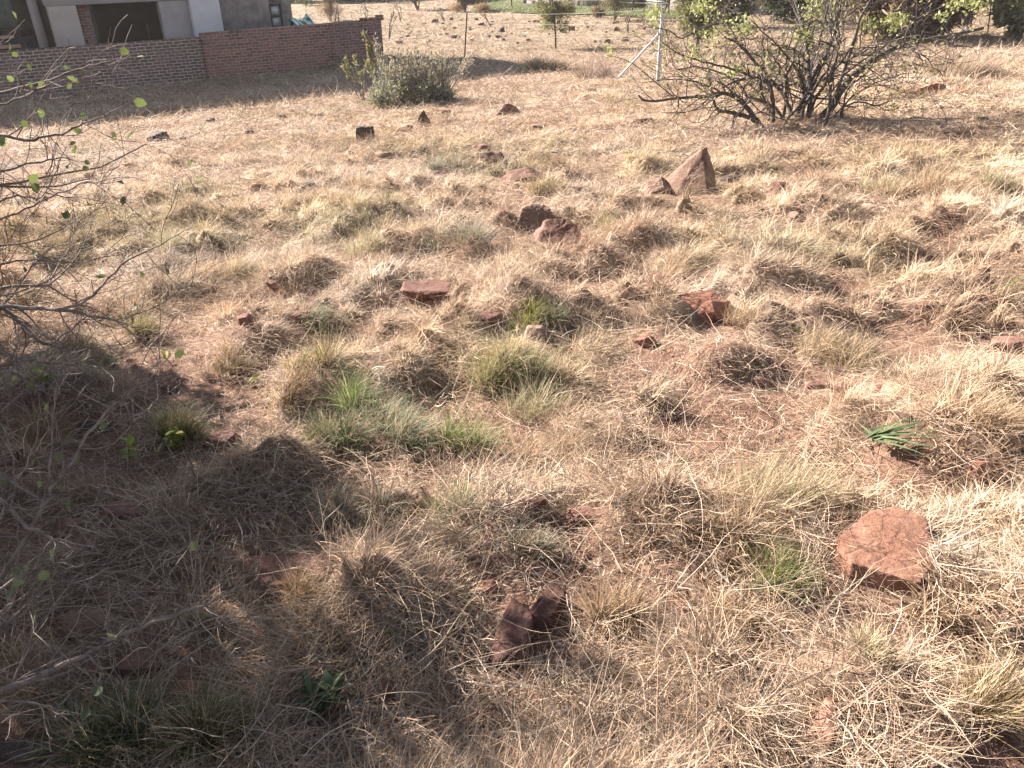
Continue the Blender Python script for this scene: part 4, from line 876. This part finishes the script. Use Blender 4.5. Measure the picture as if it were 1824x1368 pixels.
limb(rg, bp([(1200, 172), (1172, 150), (1130, 115), (1105, 103), (1080, 98)], -.1, -.2), .011, .004, T, tips, 4, .3)
limb(rg, bp([(1275, 165), (1240, 195), (1212, 202), (1180, 200)], -.1, -.3), .014, .005, T, tips, 8, .35)
limb(rg, bp([(1278, 160), (1225, 140), (1180, 142), (1140, 148)], -.1, -.3), .014, .005, T, tips, 10, .4)
limb(rg, bp([(1496, 225), (1498, 190), (1530, 180), (1560, 190), (1590, 178)], -.1, -.4), .022, .007, T, tips, 14, .45)
limb(rg, bp([(1500, 245), (1500, 205), (1505, 160), (1556, 120), (1560, 80)], -.3, -.3), .022, .010, T, tips, 8, .45)
limb(rg, bp([(1420, 206), (1440, 150), (1470, 100), (1490, 50), (1498, -10)], .2, .3), .055, .03, T, tips, 14, .8)
limb(rg, bp([(1440, 208), (1445, 160), (1440, 100), (1428, 40), (1410, -20)], .1, .1), .05, .025, T, tips, 14, .8)
for k in range(13):
    x0 = rg.uniform(1365, 1512); p0 = at(x0, rg.uniform(205, 226)); a = (x0 - 1430) / 85.0
    d = np.array([a * 1.15 + rg.normal(0, .35), rg.normal(0, .4), 1.0])
    grow(rg, p0, d, rg.uniform(1.1, 1.9), rg.uniform(.012, .026), 0, 3, T, tips, up=.02, wig=.24, kids=(3, 5), spread=1.1, shrink=.62, segs=7, minr=.0035)
limb = _l
fin(T, 'branches', M['bark'], E, bb)
LV = Leaves(); 
tt = [t for t in tips]
LV.add(*tip_leaves(rg, tt, .20, 2, .055, .45, (.44, .43, .22), (.22, .23, .11), .05))
for (x, y, w, h, nn) in [(1250, 14, 24, 18, 110), (1322, 50, 24, 20, 90), (1432, 66, 26, 20, 110), (1458, 18, 30, 26, 140), (1595, 38, 30, 18, 110), (1166, 26, 22, 18, 60), (1083, 92, 10, 10, 18), (1725, 8, 50, 16, 140), (1303, 128, 30, 14, 60), (1270, 60, 26, 20, 50), (1240, 95, 24, 16, 40), (1676, 34, 10, 10, 20), (1545, 44, 22, 14, 50), (1380, 95, 30, 16, 40), (1360, 130, 30, 14, 40)]:
    cs = []
    for _ in range(nn):
        c0 = P(x + rg.normal(0, w * .45), y + rg.normal(0, h * .45), DB + rg.normal(0, .18)); cs.append((c0, unit(rg.normal(0, 1, 3) + np.array([0, 0, .6]))))
    LV.add(*tip_leaves(rg, cs, 1, 2, .06, .5, (.46, .48, .24), (.28, .31, .14), .03))
LV.build('leaves', M['leaf'], E, bb)

# --- foreground shrub reaching in from the left
rg = np.random.default_rng(12)
fb = np.array([-3.5, 3.4, 0.0]); fb[2] = float(gz(fb[0], fb[1]))
E = empty('foreground_shrub', fb, 'nearly bare shrub with thin twigs and few round green leaves, reaching in from the left', 'shrub')
T = Tubes(); tips = []
def fl(l, d, r0, r1, twigs=6, tl=.25, kids=(1, 3), mx=2, d1=None):
    d1 = d if d1 is None else d1; m = len(l); r0 *= .8; r1 *= .8
    pts = [P(x, y, d + (d1 - d) * i / (m - 1)) for i, (x, y) in enumerate(l)]
    p0 = pts[0]; mid = fb * .45 + p0 * .55 + np.array([-.1, 0, .25 * (p0[2] - fb[2])]); q1 = fb + (mid - fb) * .4 + np.array([0, 0, .12])
    T.add(np.array([fb, q1, mid, p0]), [r0 * 2.2, r0 * 1.8, r0 * 1.3, r0], 7)
    limb(rg, pts, r0, r1, T, tips, twigs, tl, mx, .2, .02, .0011, kids, .1)
fl([(-90, 190), (0, 166), (60, 152), (120, 130), (170, 113), (215, 106)], 2.7, .0085, .002, 9, .2)
fl([(-80, 235), (0, 243), (60, 250), (110, 240), (150, 220), (185, 206), (232, 182)], 2.6, .008, .0015, 9, .22)
fl([(-80, 200), (0, 188), (50, 170), (85, 150), (118, 140)], 2.6, .005, .0015, 6, .18)
fl([(-60, 330), (0, 306), (60, 290), (110, 280), (130, 285)], 2.6, .006, .0015, 8, .2)
fl([(-60, 400), (0, 358), (40, 345), (75, 358), (100, 300), (118, 262)], 2.7, .005, .0015, 7, .2)
fl([(-60, 420), (0, 392), (60, 365), (100, 345), (150, 325), (160, 322), (212, 360)], 2.6, .005, .0012, 6, .2)
fl([(-60, 560), (0, 545), (60, 549), (150, 556), (200, 570), (250, 583)], 2.5, .011, .0025, 12, .22, d1=2.35)
fl([(100, 552), (145, 545), (180, 510), (230, 460), (290, 435), (343, 405)], 2.4, .006, .0013, 8, .16)
fl([(-60, 480), (0, 470), (60, 460), (130, 470), (200, 455), (260, 440)], 2.6, .005, .0012, 9, .22)
fl([(-60, 520), (20, 560), (80, 620), (110, 600), (160, 560)], 2.5, .010, .002, 10, .22)
fl([(-90, 600), (0, 625), (60, 645), (130, 652), (180, 630)], 2.4, .008, .002, 8, .2)
fl([(-60, 430), (0, 440), (60, 430), (110, 410), (150, 380)], 2.7, .005, .0012, 8, .2)
fl([(-80, 850), (0, 885), (50, 940), (110, 965), (180, 975)], 2.0, .009, .003, 5, .16)
fl([(-60, 1120), (20, 1010), (80, 895), (110, 845), (170, 752), (240, 692), (266, 668)], 2.1, .0105, .002, 9, .2)
fl([(80, 895), (88, 830), (92, 760), (101, 690)], 2.1, .005, .0018, 4, .12)
fl([(-90, 1290), (0, 1230), (100, 1192), (180, 1150), (240, 1120), (310, 1096), (360, 1080), (430, 1040)], 1.85, .0115, .0022, 12, .2)
fl([(-60, 1240), (0, 1247), (60, 1250), (110, 1270), (140, 1296), (170, 1278)], 1.8, .0045, .0015, 6, .14)
fl([(-60, 1190), (0, 1120), (50, 1080), (90, 1010), (130, 940)], 1.95, .006, .0013, 8, .2)
fl([(-90, 1060), (0, 1050), (80, 1000), (140, 1010), (178, 995)], 1.95, .006, .0015, 6, .16)
fl([(-60, 700), (10, 760), (30, 840), (20, 900)], 2.2, .005, .0013, 6, .2)
fl([(-60, 800), (0, 740), (40, 700), (90, 650), (120, 610)], 2.3, .006, .0014, 8, .22)
fl([(-60, 980), (0, 930), (30, 860), (60, 800), (70, 740)], 2.1, .006, .0014, 8, .2)
fl([(-60, 900), (0, 860), (60, 830), (120, 790), (160, 740)], 2.15, .006, .0014, 8, .2)
fl([(-60, 1150), (0, 1090), (60, 1050), (130, 1040), (200, 1010)], 1.95, .006, .0014, 8, .2)
fl([(-60, 660), (0, 650), (70, 690), (130, 700), (190, 660)], 2.35, .007, .0015, 9, .22)
# crown standing outside the view; it throws the dappled shade
for k in range(48):
    far = k % 3 == 2; d = np.array([rg.normal(-.15 - .3 * far, .35), rg.normal(.1 + .75 * far, .45), 1.0]); grow(rg, fb + rg.normal(0, .1, 3) * np.array([1, 1, 0]), d, rg.uniform(.95, 1.7), rg.uniform(.012, .026), 0, 3, T, tips, up=.05, wig=.14, kids=(4, 6), spread=.8, shrink=.62, segs=7, minr=.0014)
fin(T, 'branches', M['bark_brown'], E, fb)
vis = []; off = []
for (p, d) in tips:
    dz = depth_of(p); xx_ = p[0] / max(dz, .1) * F + W / 2; (vis if xx_ > -60 else off).append((p, d))
print('fg tips', len(vis), len(off))
LV = Leaves(); LV.add(*tip_leaves(rg, vis, .035, 1, .034, .68, (.26, .30, .13), (.12, .16, .08), .008))
off = [t for t in off if t[0][2] > fb[2] + .5 and float(vnoise(t[0][0] * 2.6 + t[0][2] * 1.3 + 50, t[0][1] * 2.6 - t[0][2] * 2.1 + 50, 4)) > .47]
LV.add(*tip_leaves(rg, off, .95, 3, .078, .7, (.26, .32, .12), (.12, .18, .07), .04))
big = [(237, 180, 22), (58, 340, 24), (53, 325, 20), (212, 90, 20), (74, 210, 18), (38, 224, 16), (50, 112, 14), (22, 100, 14), (150, 212, 12), (140, 130, 12), (125, 120, 12), (128, 150, 12), (146, 300, 12), (160, 292, 12), (26, 28, 20), (10, 262, 16), (4, 256, 16), (124, 258, 12)]
LV.add(*leaves_np(np.array([P(x, y, 2.55) for x, y, s in big]), rg.normal(0, 1, (len(big), 3)) * np.array([1, .4, .6]) + np.array([.5, 0, .3]), np.tile(np.array([[.1, -1, .5]]), (len(big), 1)) + rg.normal(0, .25, (len(big), 3)),
   np.array([s for *_, s in big]) * 2.55 / F * 1.05, np.array([s for *_, s in big]) * 2.55 / F * .72, np.tile(np.array([[.22, .28, .11]]), (len(big), 1)) * rg.uniform(.7, 1.2, (len(big), 1)), .08))
LV.build('leaves', M['leaf'], E, fb)

# --- crowns with many small leaf clumps
def crown_tree(px, py, wpx, toppx, label, c0, c1, name='tree', cat='tree', nleaf=5000, trunk=.06, leaf=.07, gap=.42, sq=1.0, low=.25, bark='bark', stems=1, group=None, seed=None, cx=0, lw=.35):
    rg = np.random.default_rng(seed or int(px + py * 3)); g = at(px, py); s = depth_of(g) / F; org = np.array([g[0], g[1], float(gz(g[0], g[1]))])
    hh = (py - toppx) * s / math.cos(PITCH) * 1.0; rw = wpx * s * .5
    E = empty(name, org, label, cat, group); T = Tubes(); tips = []
    for k in range(stems):
        d = np.array([rg.normal(0, .12 + .2 * (stems > 1)), rg.normal(0, .12 + .2 * (stems > 1)), 1]); grow(rg, np.zeros(3) + rg.normal(0, .05, 3) * np.array([stems > 1, stems > 1, 0]), d, hh * .85, trunk, 0, 2, T, tips, up=.12, wig=.08, kids=(8, 12), spread=.8, shrink=.42, segs=9, minr=.006)
    T.build('trunk', M[bark], E)
    m = nleaf * 3; q = rg.normal(0, 1, (m, 3)); q = unit(q) * (rg.random((m, 1)) ** .45)
    zc = hh * (low + (1 - low) * .5); c = q * np.array([rw, rw * .9, hh * (1 - low) * .5]) + np.array([cx * rw, 0, zc])
    nz = n3(c / (rw * .38) + 5, 3) + .5 * n3(c / (rw * .16) + 5, 8); k = (nz / 1.5 > gap + .12 * (np.linalg.norm(q, axis=1) > .8)); c = c[k][:nleaf]; m = len(c); q = q[k][:nleaf]
    cl = vnoise(c[:, 0] / (rw * .3) + 9, c[:, 2] / (rw * .3), 5)[:, None]; col = np.array(c0) * cl + np.array(c1) * (1 - cl)
    v, tr, qd, cc = leaves_np(c, q * .6 + rg.normal(0, .6, (m, 3)) + np.array([0, 0, .4]), rg.normal(0, 1, (m, 3)), leaf * rg.uniform(.6, 1.4, m), leaf * lw * rg.uniform(.7, 1.2, m), col * rg.lognormal(0, .25, m)[:, None])
    mesh_np('crown', v, [qd, tr], M['leaf'], E, cc); return E
JG = ((.34, .33, .19), (.17, .175, .10))
crown_tree(990, 86, 82, -14, 'young olive green juniper tree standing alone on the stony field', *JG, nleaf=5200, trunk=.04, leaf=.08, low=.17, gap=.50, seed=5)
crown_tree(1240, 96, 96, -60, 'dense olive conifer right behind the white fence post', *JG, nleaf=8000, trunk=.06, leaf=.12, low=.12, gap=.40)
crown_tree(1300, 50, 70, -40, 'dark green bush behind the conifer near the far lawn', (.13, .16, .08), (.07, .09, .05), 'bush', 'bush', 5000, .05, .16, .34, low=.0)
crown_tree(1395, 40, 110, -50, 'dark blue green bush mass beyond the large shrub', (.12, .14, .09), (.06, .075, .055), 'bush', 'bush', 5000, .05, .2, .38, low=.0, seed=6)
crown_tree(1590, 72, 250, -50, 'wide brown leafless bush beyond the fence at upper right', (.30, .23, .18), (.18, .135, .11), 'bush', 'bush', 12000, .04, .36, .38, low=.0, stems=6, lw=.16)
crown_tree(1722, 48, 150, -70, 'small tree with a forked dark trunk and yellow green leaves at upper right', (.26, .27, .13), (.14, .155, .07), 'tree', 'tree', 9000, .14, .2, .42, low=.2)
crown_tree(1812, 72, 110, -60, 'grey green leafy bush at the top right corner', (.42, .42, .25), (.24, .25, .15), 'bush', 'bush', 6000, .04, .22, .46, low=.0, stems=4)
crown_tree(1095, 38, 66, -20, 'airy grey green bush in front of the stone building', (.28, .27, .16), (.16, .16, .09), 'bush', 'bush', 2400, .02, .12, .46, low=.05, stems=5, lw=.2)
crown_tree(1065, 32, 24, 18, 'small round dry grass bush at the lawn edge', (.34, .25, .17), (.20, .15, .1), 'bush', 'bush', 1500, .01, .12, .3, low=.0, lw=.2)
tuft(1690, 138, 170, 40, (.56, .44, .33), (.38, .29, .21), 'rounded pale brown dry bush right of the large shrub', 2600, lean=.4, curl=.7, windx=0, cat='dry bush', name='dry_bush', dry=.2)
crown_tree(545, 10, 50, -14, 'pale olive shrub behind the house', (.22, .24, .13), (.12, .14, .07), 'bush', 'bush', 1600, .03, .16, .4, low=.0)
crown_tree(590, 38, 56, 8, 'leafless brown thicket behind the green tarpaulin', (.36, .26, .17), (.22, .16, .11), 'bush', 'bush', 2600, .015, .16, .42, low=.0, stems=6, lw=.07)
tuft(1058, 140, 62, 34, (.36, .27, .22), (.24, .17, .14), 'small bare purple brown bush left of the leaning fence brace', 240, lean=.6, curl=.4, windx=-.2, cat='bush', name='bush', dry=0)
tuft(955, 124, 90, 18, (.50, .40, .27), (.36, .28, .18), 'low pale dry grass clump below the juniper', 900, lean=.4, curl=.7, windx=0, cat='grass clump', name='grass_clump', dry=.3)
crown_tree(830, 22, 60, -20, 'dark shrub with pale stems at the top of the stony field', (.10, .11, .07), (.06, .06, .04), 'bush', 'bush', 2000, .05, .16, .42, low=.2, stems=4)
crown_tree(745, 18, 70, -20, 'grey green thorn bush at the top of the stony field', (.16, .16, .10), (.09, .09, .06), 'bush', 'bush', 1500, .05, .16, .48, low=.3, stems=5)
crown_tree(692, 6, 50, -26, 'grey green bush right of the dark hedge', (.20, .19, .12), (.10, .10, .07), 'bush', 'bush', 1200, .04, .2, .46, low=.1, stems=4)
crown_tree(860, 24, 22, 12, 'tall dry grass clump by the pink garden wall, right', (.50, .35, .25), (.36, .24, .17), 'grass clump', 'grass clump', 1300, .01, .22, .25, low=.0, lw=.06)
crown_tree(815, 22, 26, 12, 'tall dry grass clump by the pink garden wall, left', (.50, .35, .25), (.36, .24, .17), 'grass clump', 'grass clump', 1300, .01, .22, .25, low=.0, lw=.06)
for (x, y, w, t, l) in [(600, 4, 120, -70, 'left tree of the dark wood far beyond the house'), (660, 2, 110, -60, 'right tree of the dark wood far beyond the house'), (520, 4, 110, -60, 'tree of the dark wood half hidden by the house')]:
    crown_tree(x, y, w, t, l, (.035, .06, .04), (.015, .03, .022), nleaf=6000, trunk=.15, leaf=.5, gap=.3, low=.0)

# --- grey green bush in front of the wall, yellow plant, silver plumes
def low_bush():
    rg = np.random.default_rng(9); g = at(735, 186); s = depth_of(g) / F; org = np.array([g[0], g[1], float(gz(g[0], g[1]))])
    E = empty('grey_bush', org, 'rounded grey green bush with silvery seed stalks in front of the brick wall', 'bush'); T = Tubes(); C = []; A = []; K = []
    for k in range(230):
        x = rg.uniform(-.5, .5); h = (1 - (abs(x) * 1.75) ** 2.2) * 62 * s * rg.uniform(.5, 1.05) * (1.4 if k % 5 == 0 else .92); yy = rg.uniform(-.35, .35)
        p0 = np.array([x * 130 * s, yy, 0]); d = np.array([x * .8 + rg.normal(0, .2), yy + rg.normal(0, .2), 1.0]); pts = [p0]
        for j in range(5): d = unit(d + rg.normal(0, .15, 3)); pts.append(pts[-1] + d * h / 5)
        T.add(pts, np.linspace(.006, .003, 6), 3)
        for j in range(1, 6):
            for _ in range(6): C.append(pts[j] + rg.normal(0, .05, 3)); A.append(d + rg.normal(0, .7, 3)); K.append(np.array([.31, .315, .255]) * rg.uniform(.35, 1.4))
    for k in range(130):                                             # bare silvery stalks
        x = rg.uniform(-.3, .5); p0 = np.array([x * 130 * s, rg.uniform(-.2, .3), 25 * s]); h = rg.uniform(30, 70) * s; d = unit(np.array([rg.normal(.12, .25), rg.normal(0, .2), 1]))
        pts = [p0 + d * h * t for t in np.linspace(0, 1, 5)]; T.add(pts, np.linspace(.006, .004, 5), 3)
        for j in range(14): b = p0 + d * h * rg.uniform(.45, 1); C.append(b); A.append(d + rg.normal(0, .4, 3)); K.append(np.array([.50, .46, .40]) * rg.uniform(.6, 1.1))
    T.build('stems', M['bark_pale'], E); m = len(C)
    v, tr, q, cc = leaves_np(np.array(C), np.array(A), rg.normal(0, 1, (m, 3)), .06 * rg.uniform(.6, 1.3, m), .022 * rg.uniform(.7, 1.3, m), np.array(K)); mesh_np('leaves', v, [q, tr], M['leaf'], E, cc)
low_bush()
def plume(px, py, tops, label, c, name, cat, w=.02, nb=60, lf=.05, tilt=1.0, mat='bark_pale', spread=.05):
    rg = np.random.default_rng(int(px * 5)); g = at(px, py); dz = depth_of(g); s = dz / F; org = np.array([g[0], g[1], float(gz(g[0], g[1]))])
    E = empty(name, org, label, cat); T = Tubes(); C = []; A = []; K = []
    for (tx, ty, frac) in tops:
        t = P(tx, ty, dz) - org; b = np.array([rg.normal(0, .04), rg.normal(0, .04), 0]); mid = (t + b) / 2 + np.array([rg.normal(0, .04), 0, .05])
        pts = np.array([b, (b + mid) / 2, mid, (mid + t) / 2, t]); T.add(pts, np.linspace(w * .5, w * .2, 5), 4)
        for _ in range(nb):
            q = 1 - frac * rg.random(); pp = b * (1 - q) + t * q + 4 * q * (1 - q) * (mid - (t + b) / 2); C.append(pp + rg.normal(0, spread, 3) * (1.15 - q * .6)); A.append(unit(t) + rg.normal(0, .45, 3)); K.append(np.array(c) * rg.uniform(.6, 1.2))
    T.build('stems', M[mat], E); m = len(C); v, tr, q, cc = leaves_np(np.array(C), np.array(A), rg.normal(0, 1, (m, 3)), lf * rg.uniform(.6, 1.3, m), lf * .32, np.array(K)); mesh_np('leaves', v, [q, tr], M['leaf'], E, cc)
plume(668, 172, [(649, 60, .55), (655, 70, .5), (662, 80, .5)], 'tall ochre yellow shoot beside the grey green bush', (.34, .30, .17), 'yellow_shrub', 'shrub', nb=170, lf=.09, spread=.035)
plume(645, 178, [(615, 105, .35), (622, 122, .3), (612, 118, .3), (655, 108, .4), (664, 118, .35), (630, 100, .3), (640, 132, .5), (620, 136, .4)], 'short bushy yellow plant left of the grey green bush', (.36, .35, .19), 'yellow_shrub', 'shrub', nb=60, lf=.07, spread=.03)
plume(690, 172, [(668, 66, .5), (676, 78, .55), (684, 96, .6), (680, 110, .6)], 'tall silvery seed stalks at the left end of the grey green bush', (.52, .48, .42), 'seed_stalks', 'dry plant', nb=70, lf=.05)
plume(806, 158, [(842, 96, .5), (838, 104, .5), (830, 118, .5), (841, 110, .4)], 'silvery feathery stalks leaning right at the right end of the bush', (.62, .55, .47), 'seed_stalks', 'dry plant', nb=60, lf=.06)
plume(735, 150, [(734, 90, .4), (738, 100, .5)], 'thin silver stalk rising from the middle of the bush', (.50, .47, .42), 'seed_stalks', 'dry plant', nb=30, lf=.04)
plume(876, 120, [(874, 103, .5), (878, 106, .5), (870, 108, .4)], 'single pale dry stalk in the wall shadow', (.50, .46, .40), 'seed_stalks', 'dry plant', nb=30, lf=.04)
# bare saplings on the far field
for (x, y, tx, ty, l) in [(654, 38, 650, 10, 'thin bare pole standing beyond the loose bricks'), (712, 38, 706, 4, 'bare sapling with a bushy foot beyond the wall end'), (792, 38, 784, 14, 'bare forked sapling left of the iron fence post'), (876, 48, 858, 16, 'slender leaning sapling with a tuft of leaves right of the iron fence post'), (692, 70, 702, 20, 'thin leaning stem beyond the wall end'), (1118, 60, 1116, 26, 'thin bare sapling right of the juniper'), (655, 20, 648, 6, 'short bare stump sapling in the upper field')]:
    plume(x, y, [(tx, ty, .3), (tx - 4, ty + 6, .3), (tx + 5, ty + 8, .3)], l, (.22, .19, .13), 'sapling', 'sapling', w=.05, nb=16, lf=.10, mat='bark')

# ------------------------------------------------------------------ wire fence
def fence():
    g = at(1172, 150); org = np.array([g[0], g[1], float(gz(g[0], g[1]))]); E = empty('wire_fence', org, 'rural wire fence with a white pipe corner post, a leaning brace and dark iron posts', 'fence')
    top = P(1184, 11, depth_of(g) - .0); top = np.array([org[0] + (top[0] - org[0]) * .3, org[1], top[2] + 0])
    def T_(name, pts, r, mat, k=8):
        t = Tubes(); t.add(np.array(pts) - org, r, k); return t.build(name, M[mat], E)
    # top of post from the pixel, kept upright
    tp = on_plane(1181, 12, org, np.array([0, 1.0, 0])); ph = tp[2] - org[2]; print('post height', ph, 'dist', org)
    t = np.array([tp[0], org[1], tp[2]])
    T_('corner_post', [org - np.array([0, 0, .2]), (org + t) / 2, t], .045, 'galv', 14)
    T_('post_cap', [t, t + np.array([0, 0, .03])], .055, 'galv', 14)
    b = at(1097, 143); j = on_plane(1174, 60, org, np.array([0, 1.0, 0])); T_('brace', [b, (b + j) / 2, j], .025, 'galv', 10)
    posts = []
    for (x, y, tx, ty) in [(827, 106, 832, 21), (596, 40, 601, 11), (604, 39, 602, 19), (1569, 66, 1578, -22), (1760, 60, 1768, -20)]:
        g2 = at(x, y); p2 = on_plane(tx, ty, g2, np.array([0, 1.0, 0])); T_('post', [g2 - np.array([0, 0, .1]), (g2 + p2) / 2, p2], .022 + .012 * (x < 700), 'iron', 8); posts.append((g2, p2))
    def wire(a0, a1, b0, b1, fr):
        for f in fr:
            a = a0 + (a1 - a0) * f; c = b0 + (b1 - b0) * f; pts = [a * (1 - q) + c * q - np.array([0, 0, .25 * q * (1 - q)]) for q in np.linspace(0, 1, 9)]
            T_('wire', pts, .0028, 'wire', 4)
    wire(org, t, posts[0][0], posts[0][1], (.35, .6, .8, .97))
    wire(posts[0][0], posts[0][1], posts[1][0], posts[1][1], (.4, .97))
    wire(org, t, posts[3][0], posts[3][1], (.3, .5, .7, .85, .97))
    wire(posts[3][0], posts[3][1], posts[4][0], posts[4][1], (.3, .5, .7, .85, .97))
fence()
# second fence by the lawn
def far_fence():
    ps = [(866, 9), (911, 13), (960, 17), (1066, 18), (1126, 24), (1190, 26)]; g0 = at(*ps[0]); E = empty('garden_fence', g0, 'thin dark post fence along the edge of the green lawn', 'fence'); prev = None
    for (x, y) in ps:
        g = at(x, y); h = 1.5; t = Tubes(); t.add(np.array([g, g + np.array([0, 0, h])]) - g0, .045, 6); t.build('post', M['iron'], E)
        if prev is not None:
            for f in (.5, 1.4): w = Tubes(); w.add(np.array([prev + np.array([0, 0, f]), g + np.array([0, 0, f])]) - g0, .008, 4); w.build('wire', M['wire'], E)
        prev = g
far_fence()

# ------------------------------------------------------------------ lawn and far buildings
def lawn():
    bl = [(842, 20), (880, 22), (930, 24), (985, 27), (1060, 27), (1110, 30), (1150, 32), (1210, 34)]; v = []; K = 14
    near = [at(x, y) for x, y in bl]
    for p in near:
        dr = unit(np.array([p[0] - 0.0, p[1] + 0.0])) * 1.0; dr = np.array([dr[0] + .15, dr[1]])
        for k in range(K):
            xy = p[:2] + dr * (k * 2.2); v.append((xy[0], xy[1], float(gz(xy[0], xy[1])) + .06))
    q = [(i * K + k, (i + 1) * K + k, (i + 1) * K + k + 1, i * K + k + 1) for i in range(len(bl) - 1) for k in range(K - 1)]
    tag(mesh_np('lawn', v, [np.array(q)], M['lawn'], smooth=True), 'watered green lawn in front of the far stone building', kind='structure')
    rg = np.random.default_rng(3); a = rg.integers(0, len(near) - 1, 16000); f = rg.random(16000)[:, None]; nn = np.array(near)[:, :2]; xy = nn[a] * (1 - f) + nn[a + 1] * f; d = unit(xy); xy = xy + d * (rg.random((16000, 1)) ** 1.3 * 24 - .3)
    base = np.stack([xy[:, 0], xy[:, 1], gz(xy[:, 0], xy[:, 1]) + .05], 1); m = len(base); t = rg.random(m)[:, None]
    v, q2, c = ribbons(base, rg.uniform(0, 6.28, m), rg.uniform(.05, .14, m), rg.uniform(.1, .8, m), rg.uniform(0, .8, m), np.full(m, .035), np.array([.17, .20, .075]) * t + np.array([.10, .13, .045]) * (1 - t), 2, .1, rg, clamp=False)
    tag(mesh_np('lawn_grass', v, [q2], M['green'], None, c), 'short green grass of the watered lawn', 'grass', kind='stuff')
lawn()
def far_building():
    a = at(938, 8); b = at(1128, 18); uu = b - a; uu[2] = 0; ln = np.linalg.norm(uu); uu /= ln; rz = math.atan2(uu[1], uu[0]); nn_ = np.array([-uu[1], uu[0], 0])
    E = empty('stone_building', a, 'far building clad in rough grey stone, with a dark garage door beside the lawn', 'building', rz=rz)
    z = -.5; h = 4.0
    def sx(px): p = on_plane(px, 5, a, nn_) - a; return float(np.dot(p, uu))
    w0, w1 = sx(938), sx(953); g0, g1 = sx(1132), sx(1192)
    boxes('wall', [(sx(928), w0, 0, .4, z, h), (w1, g0, 0, .4, z, h), (w0, w1, .003, .4, z, .25), (w0, w1, .003, .4, 2.0, h)], M['stone'], E)
    boxes('window', [(w0, w1, .15, .2, .25, 2.0)], M['greyglass'], E)
    d = boxes('garage_door', [(g0, g1, .3, .4, z, 2.4)], M['board'], E); boxes('door_seam', [(g0 + (g1 - g0) * .5, g0 + (g1 - g0) * .5 + .06, .27, .297, z, 2.4), (g0, g1, .27, .297, .45, .52), (g0, g1, .27, .297, 1.2, 1.26)], M['wire'], d)
    boxes('wall', [(g0, g1, .003, .4, 2.403, h), (g1, g1 + 6, 0, .4, z, h)], M['stone'], E)
    boxes('roof', [(sx(928) - .5, g1 + 6.5, -.6, 8, h + .003, h + .35)], M['concrete'], E)
    boxes('rear_block', [(sx(928), g1 + 6, .5, 7.5, z, h - .003)], M['plaster'], E)
M['greyglass'] = m_simple('grey_window', (.12, .13, .15), (.22, .23, .26), 2, .3, 0, spec=.5)
far_building()
def pink_wall():
    a = at(818, 10); b = at(880, 1); uu = b - a; uu[2] = 0; ln = np.linalg.norm(uu); uu /= ln; E = empty('garden_wall', a, 'low pinkish garden wall with a lighter end pillar left of the lawn', 'wall', rz=math.atan2(uu[1], uu[0]))
    boxes('wall', [(.4, ln, 0, .3, -.5, 1.0)], M['pinkwall'], E); boxes('pillar', [(0, .397, -.06, .36, -.5, 1.3)], M['orange'], E)
M['pinkwall'] = m_simple('pink_plaster', (.15, .10, .09), (.20, .145, .13), 3, .9, .3)
pink_wall()

# ------------------------------------------------------------------ thin scattering box, added to imitate lens glare over the far field
def glare_veil():
    m = bpy.data.materials.new('glare_scatter'); m.use_nodes = True; nt = m.node_tree; nt.nodes.clear()
    v = nt.nodes.new('ShaderNodeVolumePrincipled'); v.inputs['Density'].default_value = 0.0004; v.inputs['Color'].default_value = (.96, .92, .88, 1); v.inputs['Anisotropy'].default_value = 0.25
    o = nt.nodes.new('ShaderNodeOutputMaterial'); nt.links.new(v.outputs[0], o.inputs['Volume'])
    dg = bpy.context.evaluated_depsgraph_get(); dg.update()
    top = max((ob.matrix_world @ Vector(c)).z for ob in scene.objects if ob.type == 'MESH' for c in ob.bound_box) + .5; print('haze top', top)
    tag(boxes('glare_veil', [(-710, 710, -40, 910, -90, top)], m), 'thin added volume imitating warm lens glare', kind='stuff')
glare_veil()
